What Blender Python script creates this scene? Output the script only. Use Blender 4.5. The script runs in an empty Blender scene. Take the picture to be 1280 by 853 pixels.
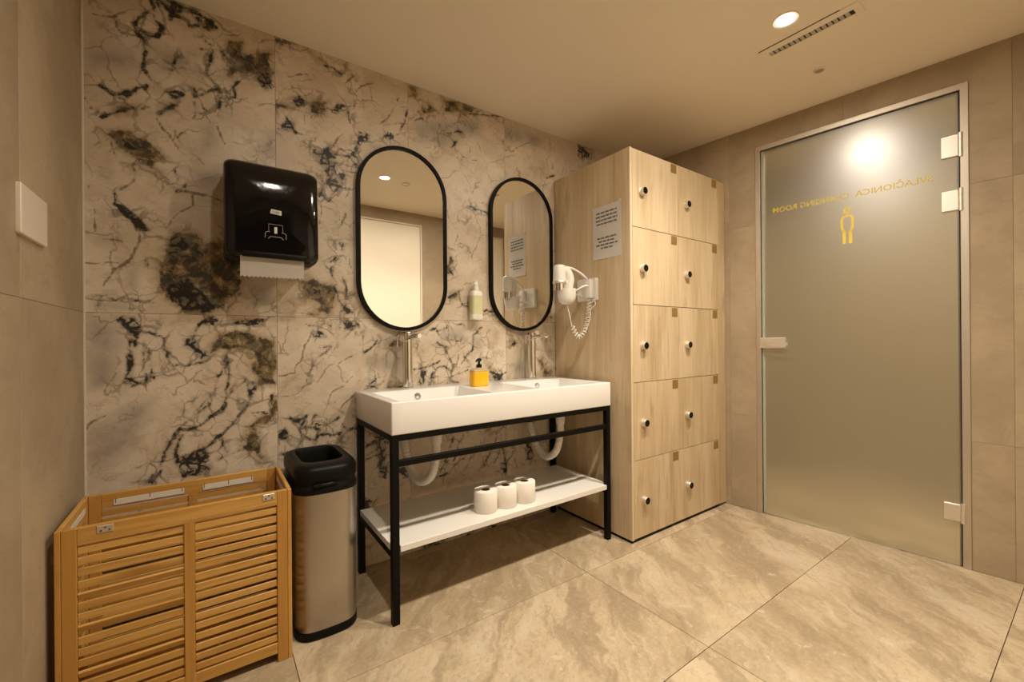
import bpy, bmesh, math, random
import numpy as np
from mathutils import Vector, Matrix, noise as mnoise

# ------------------------------------------------------------------ camera
CAM_H = 1.092
F_PX, YAW, PITCH, ROLL, CY = 532.03, math.radians(35.219), math.radians(0.014), math.radians(-0.452), 424.5

def cam_axes():
    f = Vector((math.sin(YAW) * math.cos(PITCH), math.cos(YAW) * math.cos(PITCH), math.sin(PITCH)))
    r = Vector((math.cos(YAW), -math.sin(YAW), 0.0))
    u = r.cross(f)
    return (r * math.cos(ROLL) + u * math.sin(ROLL), -r * math.sin(ROLL) + u * math.cos(ROLL), f)

R_, U_, F_ = cam_axes()
scene = bpy.context.scene
col = scene.collection
cam_data = bpy.data.cameras.new("camera")
cam_data.sensor_width = 36.0
cam_data.lens = F_PX / 1280.0 * 36.0
cam_data.shift_y = -(426.5 - CY) / 1280.0
cam_data.clip_start = 0.01
cam = bpy.data.objects.new("camera", cam_data)
col.objects.link(cam)
cam.matrix_world = Matrix(((R_.x, U_.x, -F_.x, 0), (R_.y, U_.y, -F_.y, 0), (R_.z, U_.z, -F_.z, CAM_H), (0, 0, 0, 1)))
scene.camera = cam

# ------------------------------------------------------------------ light and exposure
LIGHT_COL = (1.0, 0.89, 0.735)
LAMP_L = 1080.0            # radiance of a downlight lens
HALL_L = 2100.0  # radiance of the light added in the unseen hall
SPOT_W = 97.0             # extra downward beam of each downlight
world = bpy.data.worlds.new("world")
world.use_nodes = True
world.node_tree.nodes["Background"].inputs[0].default_value = (0.010, 0.008, 0.006, 1)
world.node_tree.nodes["Background"].inputs[1].default_value = 1.0
scene.world = world
scene.view_settings.view_transform = 'Standard'
scene.view_settings.look = 'None'
scene.view_settings.gamma = 1.0
scene.view_settings.use_curve_mapping = False
scene.view_settings.exposure = 0.0
scene.cycles.max_bounces = 12
scene.cycles.diffuse_bounces = 6
scene.cycles.glossy_bounces = 6
scene.cycles.transmission_bounces = 8
scene.cycles.sample_clamp_indirect = 6.0

# ------------------------------------------------------------------ pixels to points
def ray(x, y):
    return R_ * ((x - 640) / F_PX) + U_ * (-(y - CY) / F_PX) + F_
def on_y(x, y, Y):
    d = ray(x, y); return Vector((0, 0, CAM_H)) + d * (Y / d.y)
def on_z(x, y, Z):
    d = ray(x, y); return Vector((0, 0, CAM_H)) + d * ((Z - CAM_H) / d.z)

# ------------------------------------------------------------------ room dimensions
XL, YB, YF, ZC = -0.368, 2.09, -0.07, 2.415
SK = math.radians(6.23)
DW = Vector((math.sin(SK), -math.cos(SK), 0))       # along the door wall, away from the marble wall
NW = Vector((math.cos(SK), math.sin(SK), 0))        # through the door wall, out of the room
CORNER = Vector((2.701, YB, 0))
S_END = (YB - YF) / math.cos(SK)
def W(s, t, z):
    p = CORNER + DW * s + NW * t
    return Vector((p.x, p.y, z))
FRONT_R = W(S_END, 0, 0)

# ------------------------------------------------------------------ mesh helpers
def bm_box(x0, x1, y0, y1, z0, z1, bev=0.0, seg=1, bm=None):
    b = bmesh.new()
    bmesh.ops.create_cube(b, size=1.0)
    for v in b.verts:
        v.co = Vector(((x0 + x1) / 2 + v.co.x * (x1 - x0), (y0 + y1) / 2 + v.co.y * (y1 - y0), (z0 + z1) / 2 + v.co.z * (z1 - z0)))
    if bev > 0:
        bmesh.ops.bevel(b, geom=b.edges[:], offset=bev, segments=seg, affect='EDGES', profile=0.5)
    if bm is None:
        return b
    return merge(bm, b)

def merge(a, b):
    me = bpy.data.meshes.new("tmp"); b.to_mesh(me); b.free()
    a.from_mesh(me); bpy.data.meshes.remove(me)
    return a

def bm_prism(poly, fn, t0, t1, bev=0.0):
    """poly: 2D points, fn(u, v, t) -> Vector"""
    b = bmesh.new()
    A = [b.verts.new(fn(u, v, t0)) for u, v in poly]
    B = [b.verts.new(fn(u, v, t1)) for u, v in poly]
    n = len(poly)
    fa = b.faces.new(A); fb = b.faces.new(B[::-1])
    for i in range(n):
        b.faces.new((A[i], B[i], B[(i + 1) % n], A[(i + 1) % n]))
    bmesh.ops.recalc_face_normals(b, faces=b.faces[:])
    if bev > 0:
        bmesh.ops.bevel(b, geom=[e for e in b.edges if (e.verts[0] in A and e.verts[1] in A)], offset=bev, segments=1, affect='EDGES')
    return b

def bm_loft(rings, cap0=True, cap1=True, bm=None):
    b = bm or bmesh.new()
    R = [[b.verts.new(p) for p in ring] for ring in rings]
    n = len(R[0])
    for a, c in zip(R[:-1], R[1:]):
        for i in range(n):
            b.faces.new((a[i], a[(i + 1) % n], c[(i + 1) % n], c[i]))
    if cap0: b.faces.new(R[0][::-1])
    if cap1: b.faces.new(R[-1])
    bmesh.ops.recalc_face_normals(b, faces=b.faces[:])
    return b

def bm_lathe(profile, axis_pt, axis='z', n=28, bm=None, cap=True):
    """profile: (r, h) pairs along the axis"""
    rings = []
    c = Vector(axis_pt)
    for r, h in profile:
        ring = []
        for i in range(n):
            a = 2 * math.pi * i / n
            p, q = r * math.cos(a), r * math.sin(a)
            if axis == 'z': ring.append(c + Vector((p, q, h)))
            elif axis == 'y': ring.append(c + Vector((p, h, q)))
            else: ring.append(c + Vector((h, p, q)))
        rings.append(ring)
    return bm_loft(rings, cap, cap, bm)

def bm_tube(pts, rad, n=10, bm=None, closed=False):
    pts = [Vector(p) for p in pts]
    m = len(pts)
    rads = rad if isinstance(rad, (list, tuple)) else [rad] * m
    rings = []
    nrm = None
    for i, p in enumerate(pts):
        if closed: t = (pts[(i + 1) % m] - pts[i - 1]).normalized()
        else: t = (pts[min(i + 1, m - 1)] - pts[max(i - 1, 0)]).normalized()
        if nrm is None:
            ref = Vector((0, 0, 1)) if abs(t.z) < 0.9 else Vector((1, 0, 0))
            nrm = (ref - t * ref.dot(t)).normalized()
        else:
            nrm = (nrm - t * nrm.dot(t)).normalized()
        bi = t.cross(nrm)
        rings.append([p + (nrm * math.cos(2 * math.pi * k / n) + bi * math.sin(2 * math.pi * k / n)) * rads[i] for k in range(n)])
    if closed:
        rings.append(rings[0])
        b = bm or bmesh.new()
        R = [[b.verts.new(q) for q in ring] for ring in rings[:-1]]
        for i in range(m):
            a, c = R[i], R[(i + 1) % m]
            for k in range(n):
                b.faces.new((a[k], a[(k + 1) % n], c[(k + 1) % n], c[k]))
        bmesh.ops.recalc_face_normals(b, faces=b.faces[:])
        return b
    return bm_loft(rings, True, True, bm)

def spline(pts, n=8):
    """Catmull-Rom through pts"""
    P = [Vector(p) for p in pts]
    P = [P[0] * 2 - P[1]] + P + [P[-1] * 2 - P[-2]]
    out = []
    for i in range(1, len(P) - 2):
        for k in range(n):
            t = k / n
            a, b_, c, d = P[i - 1], P[i], P[i + 1], P[i + 2]
            out.append(0.5 * ((2 * b_) + (c - a) * t + (2 * a - 5 * b_ + 4 * c - d) * t * t + (3 * b_ - a - 3 * c + d) * t ** 3))
    out.append(P[-2])
    return out

def rrect(cx, cy, hw, hh, r, seg=6):
    """rounded rectangle points (u, v), counter-clockwise"""
    r = min(r, hw - 1e-5, hh - 1e-5)
    out = []
    for (sx, sy, a0) in ((1, 1, 0), (-1, 1, 90), (-1, -1, 180), (1, -1, 270)):
        for k in range(seg + 1):
            a = math.radians(a0 + 90 * k / seg)
            out.append((cx + sx * (hw - r) + r * math.cos(a), cy + sy * (hh - r) + r * math.sin(a)))
    return out

def smooth(o, angle=40):
    for p in o.data.polygons: p.use_smooth = True
    try: o.data.set_sharp_from_angle(angle=math.radians(angle))
    except Exception: pass
    return o

def obj(name, bm, mat, parent=None, loc=None, sm=True):
    """mesh object from world-space bmesh; origin at loc (default: parent root's place or the base of the mesh)"""
    if loc is None:
        if parent is not None: loc = world_loc(parent)
        else:
            xs = [v.co for v in bm.verts]
            lo = Vector([min(c[i] for c in xs) for i in range(3)]); hi = Vector([max(c[i] for c in xs) for i in range(3)])
            loc = Vector(((lo.x + hi.x) / 2, (lo.y + hi.y) / 2, lo.z))
    loc = Vector(loc)
    bmesh.ops.translate(bm, verts=bm.verts[:], vec=-loc)
    me = bpy.data.meshes.new(name); bm.to_mesh(me); bm.free()
    o = bpy.data.objects.new(name, me); col.objects.link(o)
    if mat is not None: me.materials.append(mat)
    if parent is not None:
        o.parent = parent; o.location = loc - world_loc(parent)
    else: o.location = loc
    if sm: smooth(o)
    return o

def world_loc(o):
    p = Vector(o.location)
    while o.parent is not None:
        o = o.parent; p = p + Vector(o.location)
    return p

def thing(name, loc, label=None, cat=None, group=None, kind=None):
    o = bpy.data.objects.new(name, None); col.objects.link(o)
    o.location = loc; o.empty_display_size = 0.1
    return tag(o, label, cat, group, kind)

def tag(o, label=None, cat=None, group=None, kind=None):
    if label: o["label"] = label
    if cat: o["category"] = cat
    if group: o["group"] = group
    if kind: o["kind"] = kind
    return o

def copy_part(o, parent, dloc):
    c = o.copy(); col.objects.link(c); c.parent = parent
    c.location = Vector(o.location) + Vector(dloc)
    return c

# ------------------------------------------------------------------ material helpers
class NT:
    def __init__(self, name):
        self.m = bpy.data.materials.new(name); self.m.use_nodes = True
        self.t = self.m.node_tree
        for n in list(self.t.nodes): self.t.nodes.remove(n)
        self.out = self.t.nodes.new("ShaderNodeOutputMaterial")
    def n(self, kind, **kw):
        nd = self.t.nodes.new(kind)
        for k, v in kw.items(): setattr(nd, k, v)
        return nd
    def link(self, a, b): self.t.links.new(a, b)
    def set(self, sock, v):
        if hasattr(v, "is_linked"): self.link(v, sock)
        else: sock.default_value = v
    def math(self, op, a, b=0.0, c=0.0, clamp=False):
        nd = self.n("ShaderNodeMath", operation=op, use_clamp=clamp)
        self.set(nd.inputs[0], a); self.set(nd.inputs[1], b)
        if op in ('MULTIPLY_ADD',): self.set(nd.inputs[2], c)
        return nd.outputs[0]
    def vmath(self, op, a, b=(0, 0, 0)):
        nd = self.n("ShaderNodeVectorMath", operation=op)
        self.set(nd.inputs[0], a)
        if op == 'SCALE': self.set(nd.inputs["Scale"], b)
        else: self.set(nd.inputs[1], b)
        return nd.outputs[0]
    def noise(self, vec, scale, detail=4, rough=0.55, dist=0.0, color=False):
        nd = self.n("ShaderNodeTexNoise")
        self.set(nd.inputs["Vector"], vec); self.set(nd.inputs["Scale"], scale); nd.inputs["Detail"].default_value = detail
        nd.inputs["Roughness"].default_value = rough; nd.inputs["Distortion"].default_value = dist
        return nd.outputs["Color" if color else "Fac"]
    def voro(self, vec, scale, feature='DISTANCE_TO_EDGE', rnd=1.0):
        nd = self.n("ShaderNodeTexVoronoi", feature=feature)
        self.set(nd.inputs["Vector"], vec); self.set(nd.inputs["Scale"], scale); nd.inputs["Randomness"].default_value = rnd
        return nd.outputs["Distance"]
    def step(self, v, a, b):
        nd = self.n("ShaderNodeMapRange", interpolation_type='SMOOTHSTEP')
        self.set(nd.inputs[0], v); nd.inputs[1].default_value = a; nd.inputs[2].default_value = b
        nd.inputs[3].default_value = 0; nd.inputs[4].default_value = 1
        return nd.outputs[0]
    def mix(self, f, a, b, blend='MIX'):
        nd = self.n("ShaderNodeMix", data_type='RGBA', blend_type=blend)
        self.set(nd.inputs[0], f)
        self.set(nd.inputs[6], a if hasattr(a, "is_linked") else (*a, 1)); self.set(nd.inputs[7], b if hasattr(b, "is_linked") else (*b, 1))
        return nd.outputs[2]
    def attr(self, name):
        nd = self.n("ShaderNodeAttribute", attribute_name=name); return nd.outputs["Fac"]
    def pos(self): return self.n("ShaderNodeNewGeometry").outputs["Position"]
    def objco(self): return self.n("ShaderNodeTexCoord").outputs["Object"]
    def rnd(self): return self.n("ShaderNodeObjectInfo").outputs["Random"]
    def bsdf(self, color, rough=0.5, metal=0.0, spec=0.5, bump=None, bump_s=0.1, bump_d=0.002, **kw):
        b = self.n("ShaderNodeBsdfPrincipled")
        self.set(b.inputs["Base Color"], color if hasattr(color, "is_linked") else (*color, 1))
        self.set(b.inputs["Roughness"], rough); self.set(b.inputs["Metallic"], metal); self.set(b.inputs["Specular IOR Level"], spec)
        for k, v in kw.items(): self.set(b.inputs[k.replace("_", " ")], v)
        if bump is not None:
            bp = self.n("ShaderNodeBump"); bp.inputs["Strength"].default_value = bump_s; bp.inputs["Distance"].default_value = bump_d
            self.link(bump, bp.inputs["Height"]); self.link(bp.outputs[0], b.inputs["Normal"])
        self.link(b.outputs[0], self.out.inputs[0])
        return b

def plain(name, color, rough=0.5, metal=0.0, spec=0.5, nscale=60, namp=0.06, **kw):
    """one colour with a faint procedural unevenness"""
    t = NT(name)
    v = t.noise(t.objco(), nscale, 3)
    lo = tuple(c * (1 - namp) for c in color); hi = tuple(min(1, c * (1 + namp)) for c in color)
    r = t.math('MULTIPLY_ADD', v, 0.1, rough - 0.05)
    t.bsdf(t.mix(v, lo, hi), r, metal, spec, **kw)
    return t.m

def mat_marble():
    t = NT("marble")
    P = t.pos()
    off = t.vmath('SCALE', (7.3, 3.1, 5.7), t.rnd())
    Q = t.vmath('ADD', P, off)
    n1 = t.math('SUBTRACT', t.noise(Q, 16, 6, 0.62), 0.5)
    n2 = t.math('SUBTRACT', t.noise(Q, 70, 4, 0.6), 0.5)
    n3 = t.math('SUBTRACT', t.noise(Q, 4.0, 5, 0.6, 0.6), 0.5)
    warp = t.vmath('ADD', Q, t.vmath('SCALE', t.vmath('SUBTRACT', t.noise(Q, 6, 5, 0.6, color=True), (0.5, 0.5, 0.5)), 0.16))
    warp2 = t.vmath('ADD', Q, t.vmath('SCALE', t.vmath('SUBTRACT', t.noise(Q, 26, 4, 0.6, color=True), (0.5, 0.5, 0.5)), 0.05))
    def edge(a, k1, k2):
        return t.math('ADD', a, t.math('ADD', t.math('MULTIPLY', n1, k1), t.math('MULTIPLY', n2, k2)))
    act = t.math('MAXIMUM', t.math('MAXIMUM', t.attr("vein"), t.attr("dark")), t.attr("olive"))
    near = t.step(t.math('ADD', act, t.math('MULTIPLY', n1, 0.10)), -0.050, -0.002)
    # base: cream with soft grey and warm clouds, brushed streaks
    base = t.mix(t.step(n3, -0.16, 0.18), (0.550, 0.450, 0.335), (0.680, 0.590, 0.470))
    base = t.mix(t.math('MULTIPLY', t.step(t.attr("grey"), -0.03, 0.05), t.math('MULTIPLY_ADD', n1, 1.2, 0.70)), base, (0.285, 0.255, 0.212))
    streak = t.noise(t.vmath('MULTIPLY', warp, (12, 9, 22)), 1.3, 6, 0.70)
    base = t.mix(t.math('MULTIPLY', t.step(streak, 0.50, 0.70), 0.45), base, (0.315, 0.262, 0.196))
    warm = t.noise(warp, 5.5, 5, 0.65)
    base = t.mix(t.math('MULTIPLY', t.step(warm, 0.52, 0.70), 0.50), base, (0.34, 0.235, 0.125))
    fine = t.noise(Q, 130, 4, 0.7)
    base = t.mix(t.math('MULTIPLY', t.step(fine, 0.52, 0.72), 0.22), base, (0.26, 0.21, 0.15))
    # faint hairline veins everywhere, denser round the bold features
    hv = t.voro(warp, 6.5)
    hm = t.math('MULTIPLY', t.step(hv, 0.034, 0.004), t.step(t.noise(Q, 7, 4), 0.46, 0.60))
    base = t.mix(t.math('MULTIPLY', hm, 0.55), base, (0.145, 0.105, 0.060))
    hv2 = t.voro(warp2, 17.0)
    hm2 = t.math('MULTIPLY', t.step(hv2, 0.055, 0.006), t.step(t.noise(Q, 11, 4), 0.52, 0.64))
    base = t.mix(t.math('MULTIPLY', hm2, 0.30), base, (0.14, 0.105, 0.062))
    w3 = t.vmath('ADD', Q, t.vmath('SCALE', t.vmath('SUBTRACT', t.noise(Q, 9, 3, 0.55, color=True), (0.5, 0.5, 0.5)), 0.11))
    hv3 = t.voro(w3, 10.0)
    thick = t.math('MULTIPLY_ADD', t.noise(Q, 20, 4), 0.16, -0.045)
    cr2 = t.math('MULTIPLY', t.step(t.math('SUBTRACT', hv3, thick), 0.018, -0.010), near)
    base = t.mix(t.math('MULTIPLY', cr2, 0.55), base, (0.075, 0.056, 0.032))
    # olive brown patches
    ol = edge(t.attr("olive"), 0.085, 0.020)
    om = t.step(ol, -0.002, 0.012)
    on = t.noise(warp2, 24, 5, 0.68)
    on2 = t.noise(warp2, 8, 5, 0.65)
    oc = t.mix(t.step(on, 0.43, 0.53), (0.014, 0.012, 0.007), (0.165, 0.118, 0.052))
    oc = t.mix(t.math('MULTIPLY', t.step(on, 0.55, 0.63), 0.80), oc, (0.42, 0.34, 0.21))
    oc = t.mix(t.math('MULTIPLY', t.step(on2, 0.53, 0.66), 0.6), oc, (0.115, 0.055, 0.016))
    oc = t.mix(t.math('MULTIPLY', t.step(on2, 0.46, 0.36), 0.5), oc, (0.13, 0.118, 0.090))
    orim = t.math('MULTIPLY', t.step(ol, -0.026, 0.0), 0.45)
    c = t.mix(orim, base, (0.27, 0.185, 0.090))
    c = t.mix(t.math('MULTIPLY', om, 0.92), c, oc)
    # dark breccia patches: black network with pale cells
    dk = edge(t.attr("dark"), 0.060, 0.016)
    cells = t.voro(w3, 21.0)
    dn = t.noise(warp2, 24, 6, 0.72)
    dnet = t.math('MAXIMUM', t.step(cells, 0.15, 0.05), t.step(dn, 0.50, 0.57))
    dm = t.math('MULTIPLY', t.step(dk, -0.004, 0.006), dnet)
    c = t.mix(t.math('MULTIPLY', t.step(dk, -0.012, 0.006), 0.50), c, (0.19, 0.165, 0.12))
    c = t.mix(t.math('MULTIPLY', dm, 0.96), c, (0.010, 0.0095, 0.008))
    # rusty and dark veins
    rv = edge(t.attr("rust"), 0.018, 0.008)
    c = t.mix(t.math('MULTIPLY', t.step(rv, -0.0035, 0.002), 0.78), c, (0.115, 0.066, 0.026))
    vv = edge(t.attr("vein"), 0.026, 0.012)
    c = t.mix(t.math('MULTIPLY', t.step(vv, -0.012, 0.004), 0.40), c, (0.13, 0.105, 0.07))
    vbreak = t.math('MULTIPLY_ADD', t.step(t.noise(warp2, 36, 4), 0.60, 0.46), 0.50, 0.46)
    c = t.mix(t.math('MULTIPLY', t.step(vv, -0.0038, 0.0015), vbreak), c, (0.013, 0.011, 0.008))
    t.bsdf(c, t.math('MULTIPLY_ADD', t.noise(Q, 30, 3), 0.12, 0.32), 0, 0.40)
    return t.m

def mat_stone_wall():
    t = NT("beige_stone_tile")
    P = t.pos()
    off = t.vmath('SCALE', (9.3, 4.1, 6.7), t.rnd())
    Q = t.vmath('ADD', P, off)
    w = t.vmath('ADD', Q, t.vmath('SCALE', t.vmath('SUBTRACT', t.noise(Q, 4, 4, color=True), (0.5, 0.5, 0.5)), 0.3))
    a = t.noise(w, 2.6, 6, 0.6)
    b = t.noise(t.vmath('MULTIPLY', w, (1, 1, 5)), 9, 5, 0.6)
    f = t.noise(Q, 120, 3, 0.6)
    c = t.mix(t.step(a, 0.36, 0.66), (0.335, 0.256, 0.160), (0.445, 0.350, 0.232))
    c = t.mix(t.math('MULTIPLY', t.step(b, 0.5, 0.75), 0.35), c, (0.225, 0.175, 0.122))
    c = t.mix(t.math('MULTIPLY', f, 0.25), c, (0.44, 0.37, 0.28))
    c = t.mix(t.math('MULTIPLY', t.rnd(), 0.30), c, (0.19, 0.145, 0.100))
    t.bsdf(c, t.math('MULTIPLY_ADD', f, 0.12, 0.46), 0, 0.35, bump=f, bump_s=0.05, bump_d=0.001)
    return t.m

def mat_floor():
    t = NT("floor_stone_tile")
    P = t.pos()
    off = t.vmath('SCALE', (11.3, 6.1, 2.7), t.rnd())
    Q = t.vmath('ADD', P, off)
    w = t.vmath('ADD', Q, t.vmath('SCALE', t.vmath('SUBTRACT', t.noise(Q, 3, 5, 0.6, color=True), (0.5, 0.5, 0.5)), 0.26))
    # veins of sediment run across the tile at a slant
    rot = t.n("ShaderNodeVectorRotate", rotation_type='Z_AXIS'); t.link(w, rot.inputs[0]); rot.inputs["Angle"].default_value = math.radians(-53)
    lay = t.noise(t.vmath('MULTIPLY', rot.outputs[0], (0.8, 3.0, 1)), 2.0, 8, 0.66)
    fib = t.noise(t.vmath('MULTIPLY', rot.outputs[0], (2.2, 9.0, 1)), 4.0, 6, 0.66)
    cl = t.noise(w, 1.7, 6, 0.6)
    f = t.noise(Q, 75, 5, 0.7)
    c = t.mix(t.step(cl, 0.36, 0.62), (0.350, 0.265, 0.162), (0.51, 0.405, 0.270))
    c = t.mix(t.math('MULTIPLY', t.step(lay, 0.50, 0.60), 0.70), c, (0.265, 0.200, 0.120))
    c = t.mix(t.math('MULTIPLY', t.step(lay, 0.47, 0.38), 0.45), c, (0.55, 0.475, 0.37))
    c = t.mix(t.math('MULTIPLY', t.step(fib, 0.50, 0.66), 0.42), c, (0.24, 0.182, 0.115))
    c = t.mix(t.math('MULTIPLY', t.step(fib, 0.46, 0.32), 0.30), c, (0.58, 0.505, 0.40))
    c = t.mix(t.math('MULTIPLY', t.step(f, 0.54, 0.68), 0.30), c, (0.60, 0.53, 0.43))
    c = t.mix(t.math('MULTIPLY', t.step(f, 0.46, 0.32), 0.36), c, (0.19, 0.14, 0.09))
    sp = t.noise(w, 17, 6, 0.72)
    c = t.mix(t.math('MULTIPLY', t.step(sp, 0.60, 0.67), 0.50), c, (0.62, 0.56, 0.46))
    c = t.mix(t.math('MULTIPLY', t.rnd(), 0.16), c, (0.30, 0.235, 0.155))
    t.bsdf(c, t.math('MULTIPLY_ADD', f, 0.16, 0.36), 0, 0.42, bump=f, bump_s=0.06, bump_d=0.0015)
    return t.m

def mat_wood(name, axis, light, mid, dark, scale=1.0, rough=0.5, knots=0.5):
    """grain runs along axis (0, 1 or 2)"""
    t = NT(name)
    co = t.pos()
    Q = t.vmath('ADD', co, t.vmath('SCALE', (5.3, 8.1, 3.9), t.rnd()))
    k = [7.0, 7.0, 7.0]; k[axis] = 0.7
    q = t.vmath('MULTIPLY', Q, tuple(v * scale for v in k))
    w = t.vmath('ADD', q, t.vmath('SCALE', t.vmath('SUBTRACT', t.noise(q, 0.9, 4, color=True), (0.5, 0.5, 0.5)), 1.1))
    a = t.noise(w, 1.0, 5, 0.6)
    k2 = [90.0, 90.0, 90.0]; k2[axis] = 3.0
    b = t.noise(t.vmath('MULTIPLY', Q, tuple(v * scale for v in k2)), 1.0, 4, 0.6)
    k3 = [9.0, 9.0, 9.0]; k3[axis] = 2.6
    kn = t.noise(t.vmath('MULTIPLY', Q, tuple(v * scale for v in k3)), 1.0, 3, 0.5)
    c = t.mix(t.step(a, 0.40, 0.60), mid, light)
    k4 = [16.0, 16.0, 16.0]; k4[axis] = 1.1
    st = t.noise(t.vmath('ADD', t.vmath('MULTIPLY', Q, tuple(v * scale for v in k4)), t.vmath('SCALE', w, 0.35)), 1.0, 4, 0.6)
    c = t.mix(t.math('MULTIPLY', t.step(st, 0.52, 0.68), 0.42), c, dark)
    c = t.mix(t.math('MULTIPLY', t.step(b, 0.50, 0.72), 0.38), c, dark)
    c = t.mix(t.math('MULTIPLY', t.step(kn, 0.60, 0.74), knots), c, dark)
    c = t.mix(t.math('MULTIPLY', t.rnd(), 0.22), c, mid)
    t.bsdf(c, t.math('MULTIPLY_ADD', b, 0.14, rough - 0.07), 0, 0.4, bump=b, bump_s=0.05, bump_d=0.0008)
    return t.m

def mat_brushed(name, color, axis=0, rough=0.32, aniso=0.0):
    t = NT(name)
    k = [300.0, 300.0, 300.0]; k[axis] = 6.0
    b = t.noise(t.vmath('MULTIPLY', t.objco(), tuple(k)), 1.0, 3, 0.6)
    c = t.mix(b, tuple(v * 0.88 for v in color), color)
    kw = {}
    if aniso:
        tg = t.n("ShaderNodeTangent", direction_type='RADIAL', axis='Z'); kw = dict(Anisotropic=aniso, Tangent=tg.outputs[0])
    t.bsdf(c, t.math('MULTIPLY_ADD', b, 0.14, rough - 0.05), 1.0, 0.5, bump=b, bump_s=0.04, bump_d=0.0005, **kw)
    return t.m

def mat_emit(name, color, strength):
    t = NT(name)
    e = t.n("ShaderNodeEmission"); e.inputs[0].default_value = (*color, 1); e.inputs[1].default_value = strength
    t.link(e.outputs[0], t.out.inputs[0])
    return t.m

def mat_frosted():
    t = NT("frosted_glass")
    v = t.noise(t.objco(), 220, 2)
    rf = t.n("ShaderNodeBsdfRefraction"); rf.inputs["Color"].default_value = (0.92, 0.85, 0.66, 1); rf.inputs["IOR"].default_value = 1.45
    t.link(t.math('MULTIPLY_ADD', v, 0.04, 0.44), rf.inputs["Roughness"])
    di = t.n("ShaderNodeBsdfDiffuse"); di.inputs[0].default_value = (0.33, 0.295, 0.215, 1)
    m1 = t.n("ShaderNodeMixShader"); m1.inputs[0].default_value = 0.20
    t.link(rf.outputs[0], m1.inputs[1]); t.link(di.outputs[0], m1.inputs[2])
    gl = t.n("ShaderNodeBsdfGlossy"); gl.inputs[0].default_value = (1, 1, 1, 1)
    t.link(t.math('MULTIPLY_ADD', v, 0.02, 0.32), gl.inputs["Roughness"])
    fr = t.n("ShaderNodeFresnel"); fr.inputs[0].default_value = 1.6
    m2 = t.n("ShaderNodeMixShader"); t.link(t.math('MULTIPLY_ADD', fr.outputs[0], 1.5, 0.07), m2.inputs[0])
    t.link(m1.outputs[0], m2.inputs[1]); t.link(gl.outputs[0], m2.inputs[2])
    t.link(m2.outputs[0], t.out.inputs[0])
    return t.m

def mat_clear_face():
    t = NT("clear_glass_face")
    tr = t.n("ShaderNodeBsdfTransparent"); tr.inputs[0].default_value = (0.95, 0.97, 0.95, 1)
    t.link(tr.outputs[0], t.out.inputs[0])
    return t.m

def mat_amber():
    t = NT("amber_soap")
    v = t.noise(t.objco(), 20, 2)
    t.bsdf(t.mix(v, (0.80, 0.41, 0.010), (0.92, 0.52, 0.02)), 0.12, 0, 0.5, Subsurface_Weight=0.25)
    return t.m

M = {}
M['marble'] = mat_marble()
M['stone'] = mat_stone_wall()
M['floor'] = mat_floor()
M['grout'] = plain("grout", (0.19, 0.15, 0.105), 0.8, nscale=200)
M['grout_pale'] = plain("wall_joint_filler", (0.27, 0.215, 0.155), 0.8, nscale=200)
M['ceiling'] = plain("ceiling_paint", (0.78, 0.70, 0.565), 0.75, spec=0.25, nscale=3, namp=0.02)
M['plaster'] = plain("hall_plaster", (0.30, 0.25, 0.18), 0.8, nscale=8)
M['oak'] = mat_wood("light_oak", 2, (0.60, 0.475, 0.315), (0.50, 0.375, 0.225), (0.31, 0.215, 0.115), 1.0, 0.5, 0.55)
M['oak_edge'] = mat_wood("pale_oak_edge", 2, (0.66, 0.545, 0.38), (0.60, 0.475, 0.31), (0.46, 0.34, 0.20), 1.0, 0.5, 0.2)
M['bamboo_x'] = mat_wood("bamboo_along_x", 0, (0.58, 0.335, 0.095), (0.47, 0.245, 0.055), (0.25, 0.110, 0.022), 1.3, 0.38, 0.55)
M['bamboo_y'] = mat_wood("bamboo_along_y", 1, (0.58, 0.335, 0.095), (0.47, 0.245, 0.055), (0.25, 0.110, 0.022), 1.3, 0.38, 0.55)
M['bamboo_z'] = mat_wood("bamboo_along_z", 2, (0.54, 0.300, 0.080), (0.45, 0.225, 0.048), (0.30, 0.135, 0.026), 1.3, 0.38, 0.35)
M['steel'] = mat_brushed("brushed_steel", (0.50, 0.46, 0.41), 2, 0.30, 0.75)
M['alu'] = mat_brushed("aluminium_frame", (0.66, 0.60, 0.52), 2, 0.42)
M['satin'] = mat_brushed("satin_metal", (0.86, 0.81, 0.74), 0, 0.44)
M['chrome'] = plain("chrome", (0.80, 0.78, 0.75), 0.10, 1.0, namp=0.02)
M['black_plastic'] = plain("black_gloss_plastic", (0.004, 0.0036, 0.004), 0.07, spec=0.42, namp=0.1)
M['black_matt'] = plain("black_matt_plastic", (0.006, 0.0055, 0.005), 0.40, spec=0.12, namp=0.1)
M['black_metal'] = plain("black_powder_coat", (0.005, 0.0045, 0.004), 0.45, spec=0.10, namp=0.1)
M['ceramic'] = plain("white_ceramic", (0.72, 0.70, 0.67), 0.16, spec=0.5, namp=0.01)
M['shelf_white'] = plain("white_laminate", (0.72, 0.69, 0.64), 0.35, namp=0.015)
M['white_plastic'] = plain("white_plastic", (0.72, 0.69, 0.64), 0.35, namp=0.02)
M['pipe'] = plain("grey_white_pipe", (0.66, 0.63, 0.58), 0.45, namp=0.03)
M['paper'] = plain("white_paper", (0.92, 0.90, 0.87), 0.85, spec=0.2, nscale=150, namp=0.02)
M['tissue'] = plain("tissue_paper", (0.78, 0.73, 0.66), 0.95, spec=0.1, nscale=220, namp=0.03)
M['card'] = plain("brown_card", (0.22, 0.155, 0.095), 0.9, spec=0.1)
M['ink'] = plain("print_ink", (0.09, 0.083, 0.075), 0.8)
M['print_white'] = plain("white_print", (0.62, 0.60, 0.56), 0.6)
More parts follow.
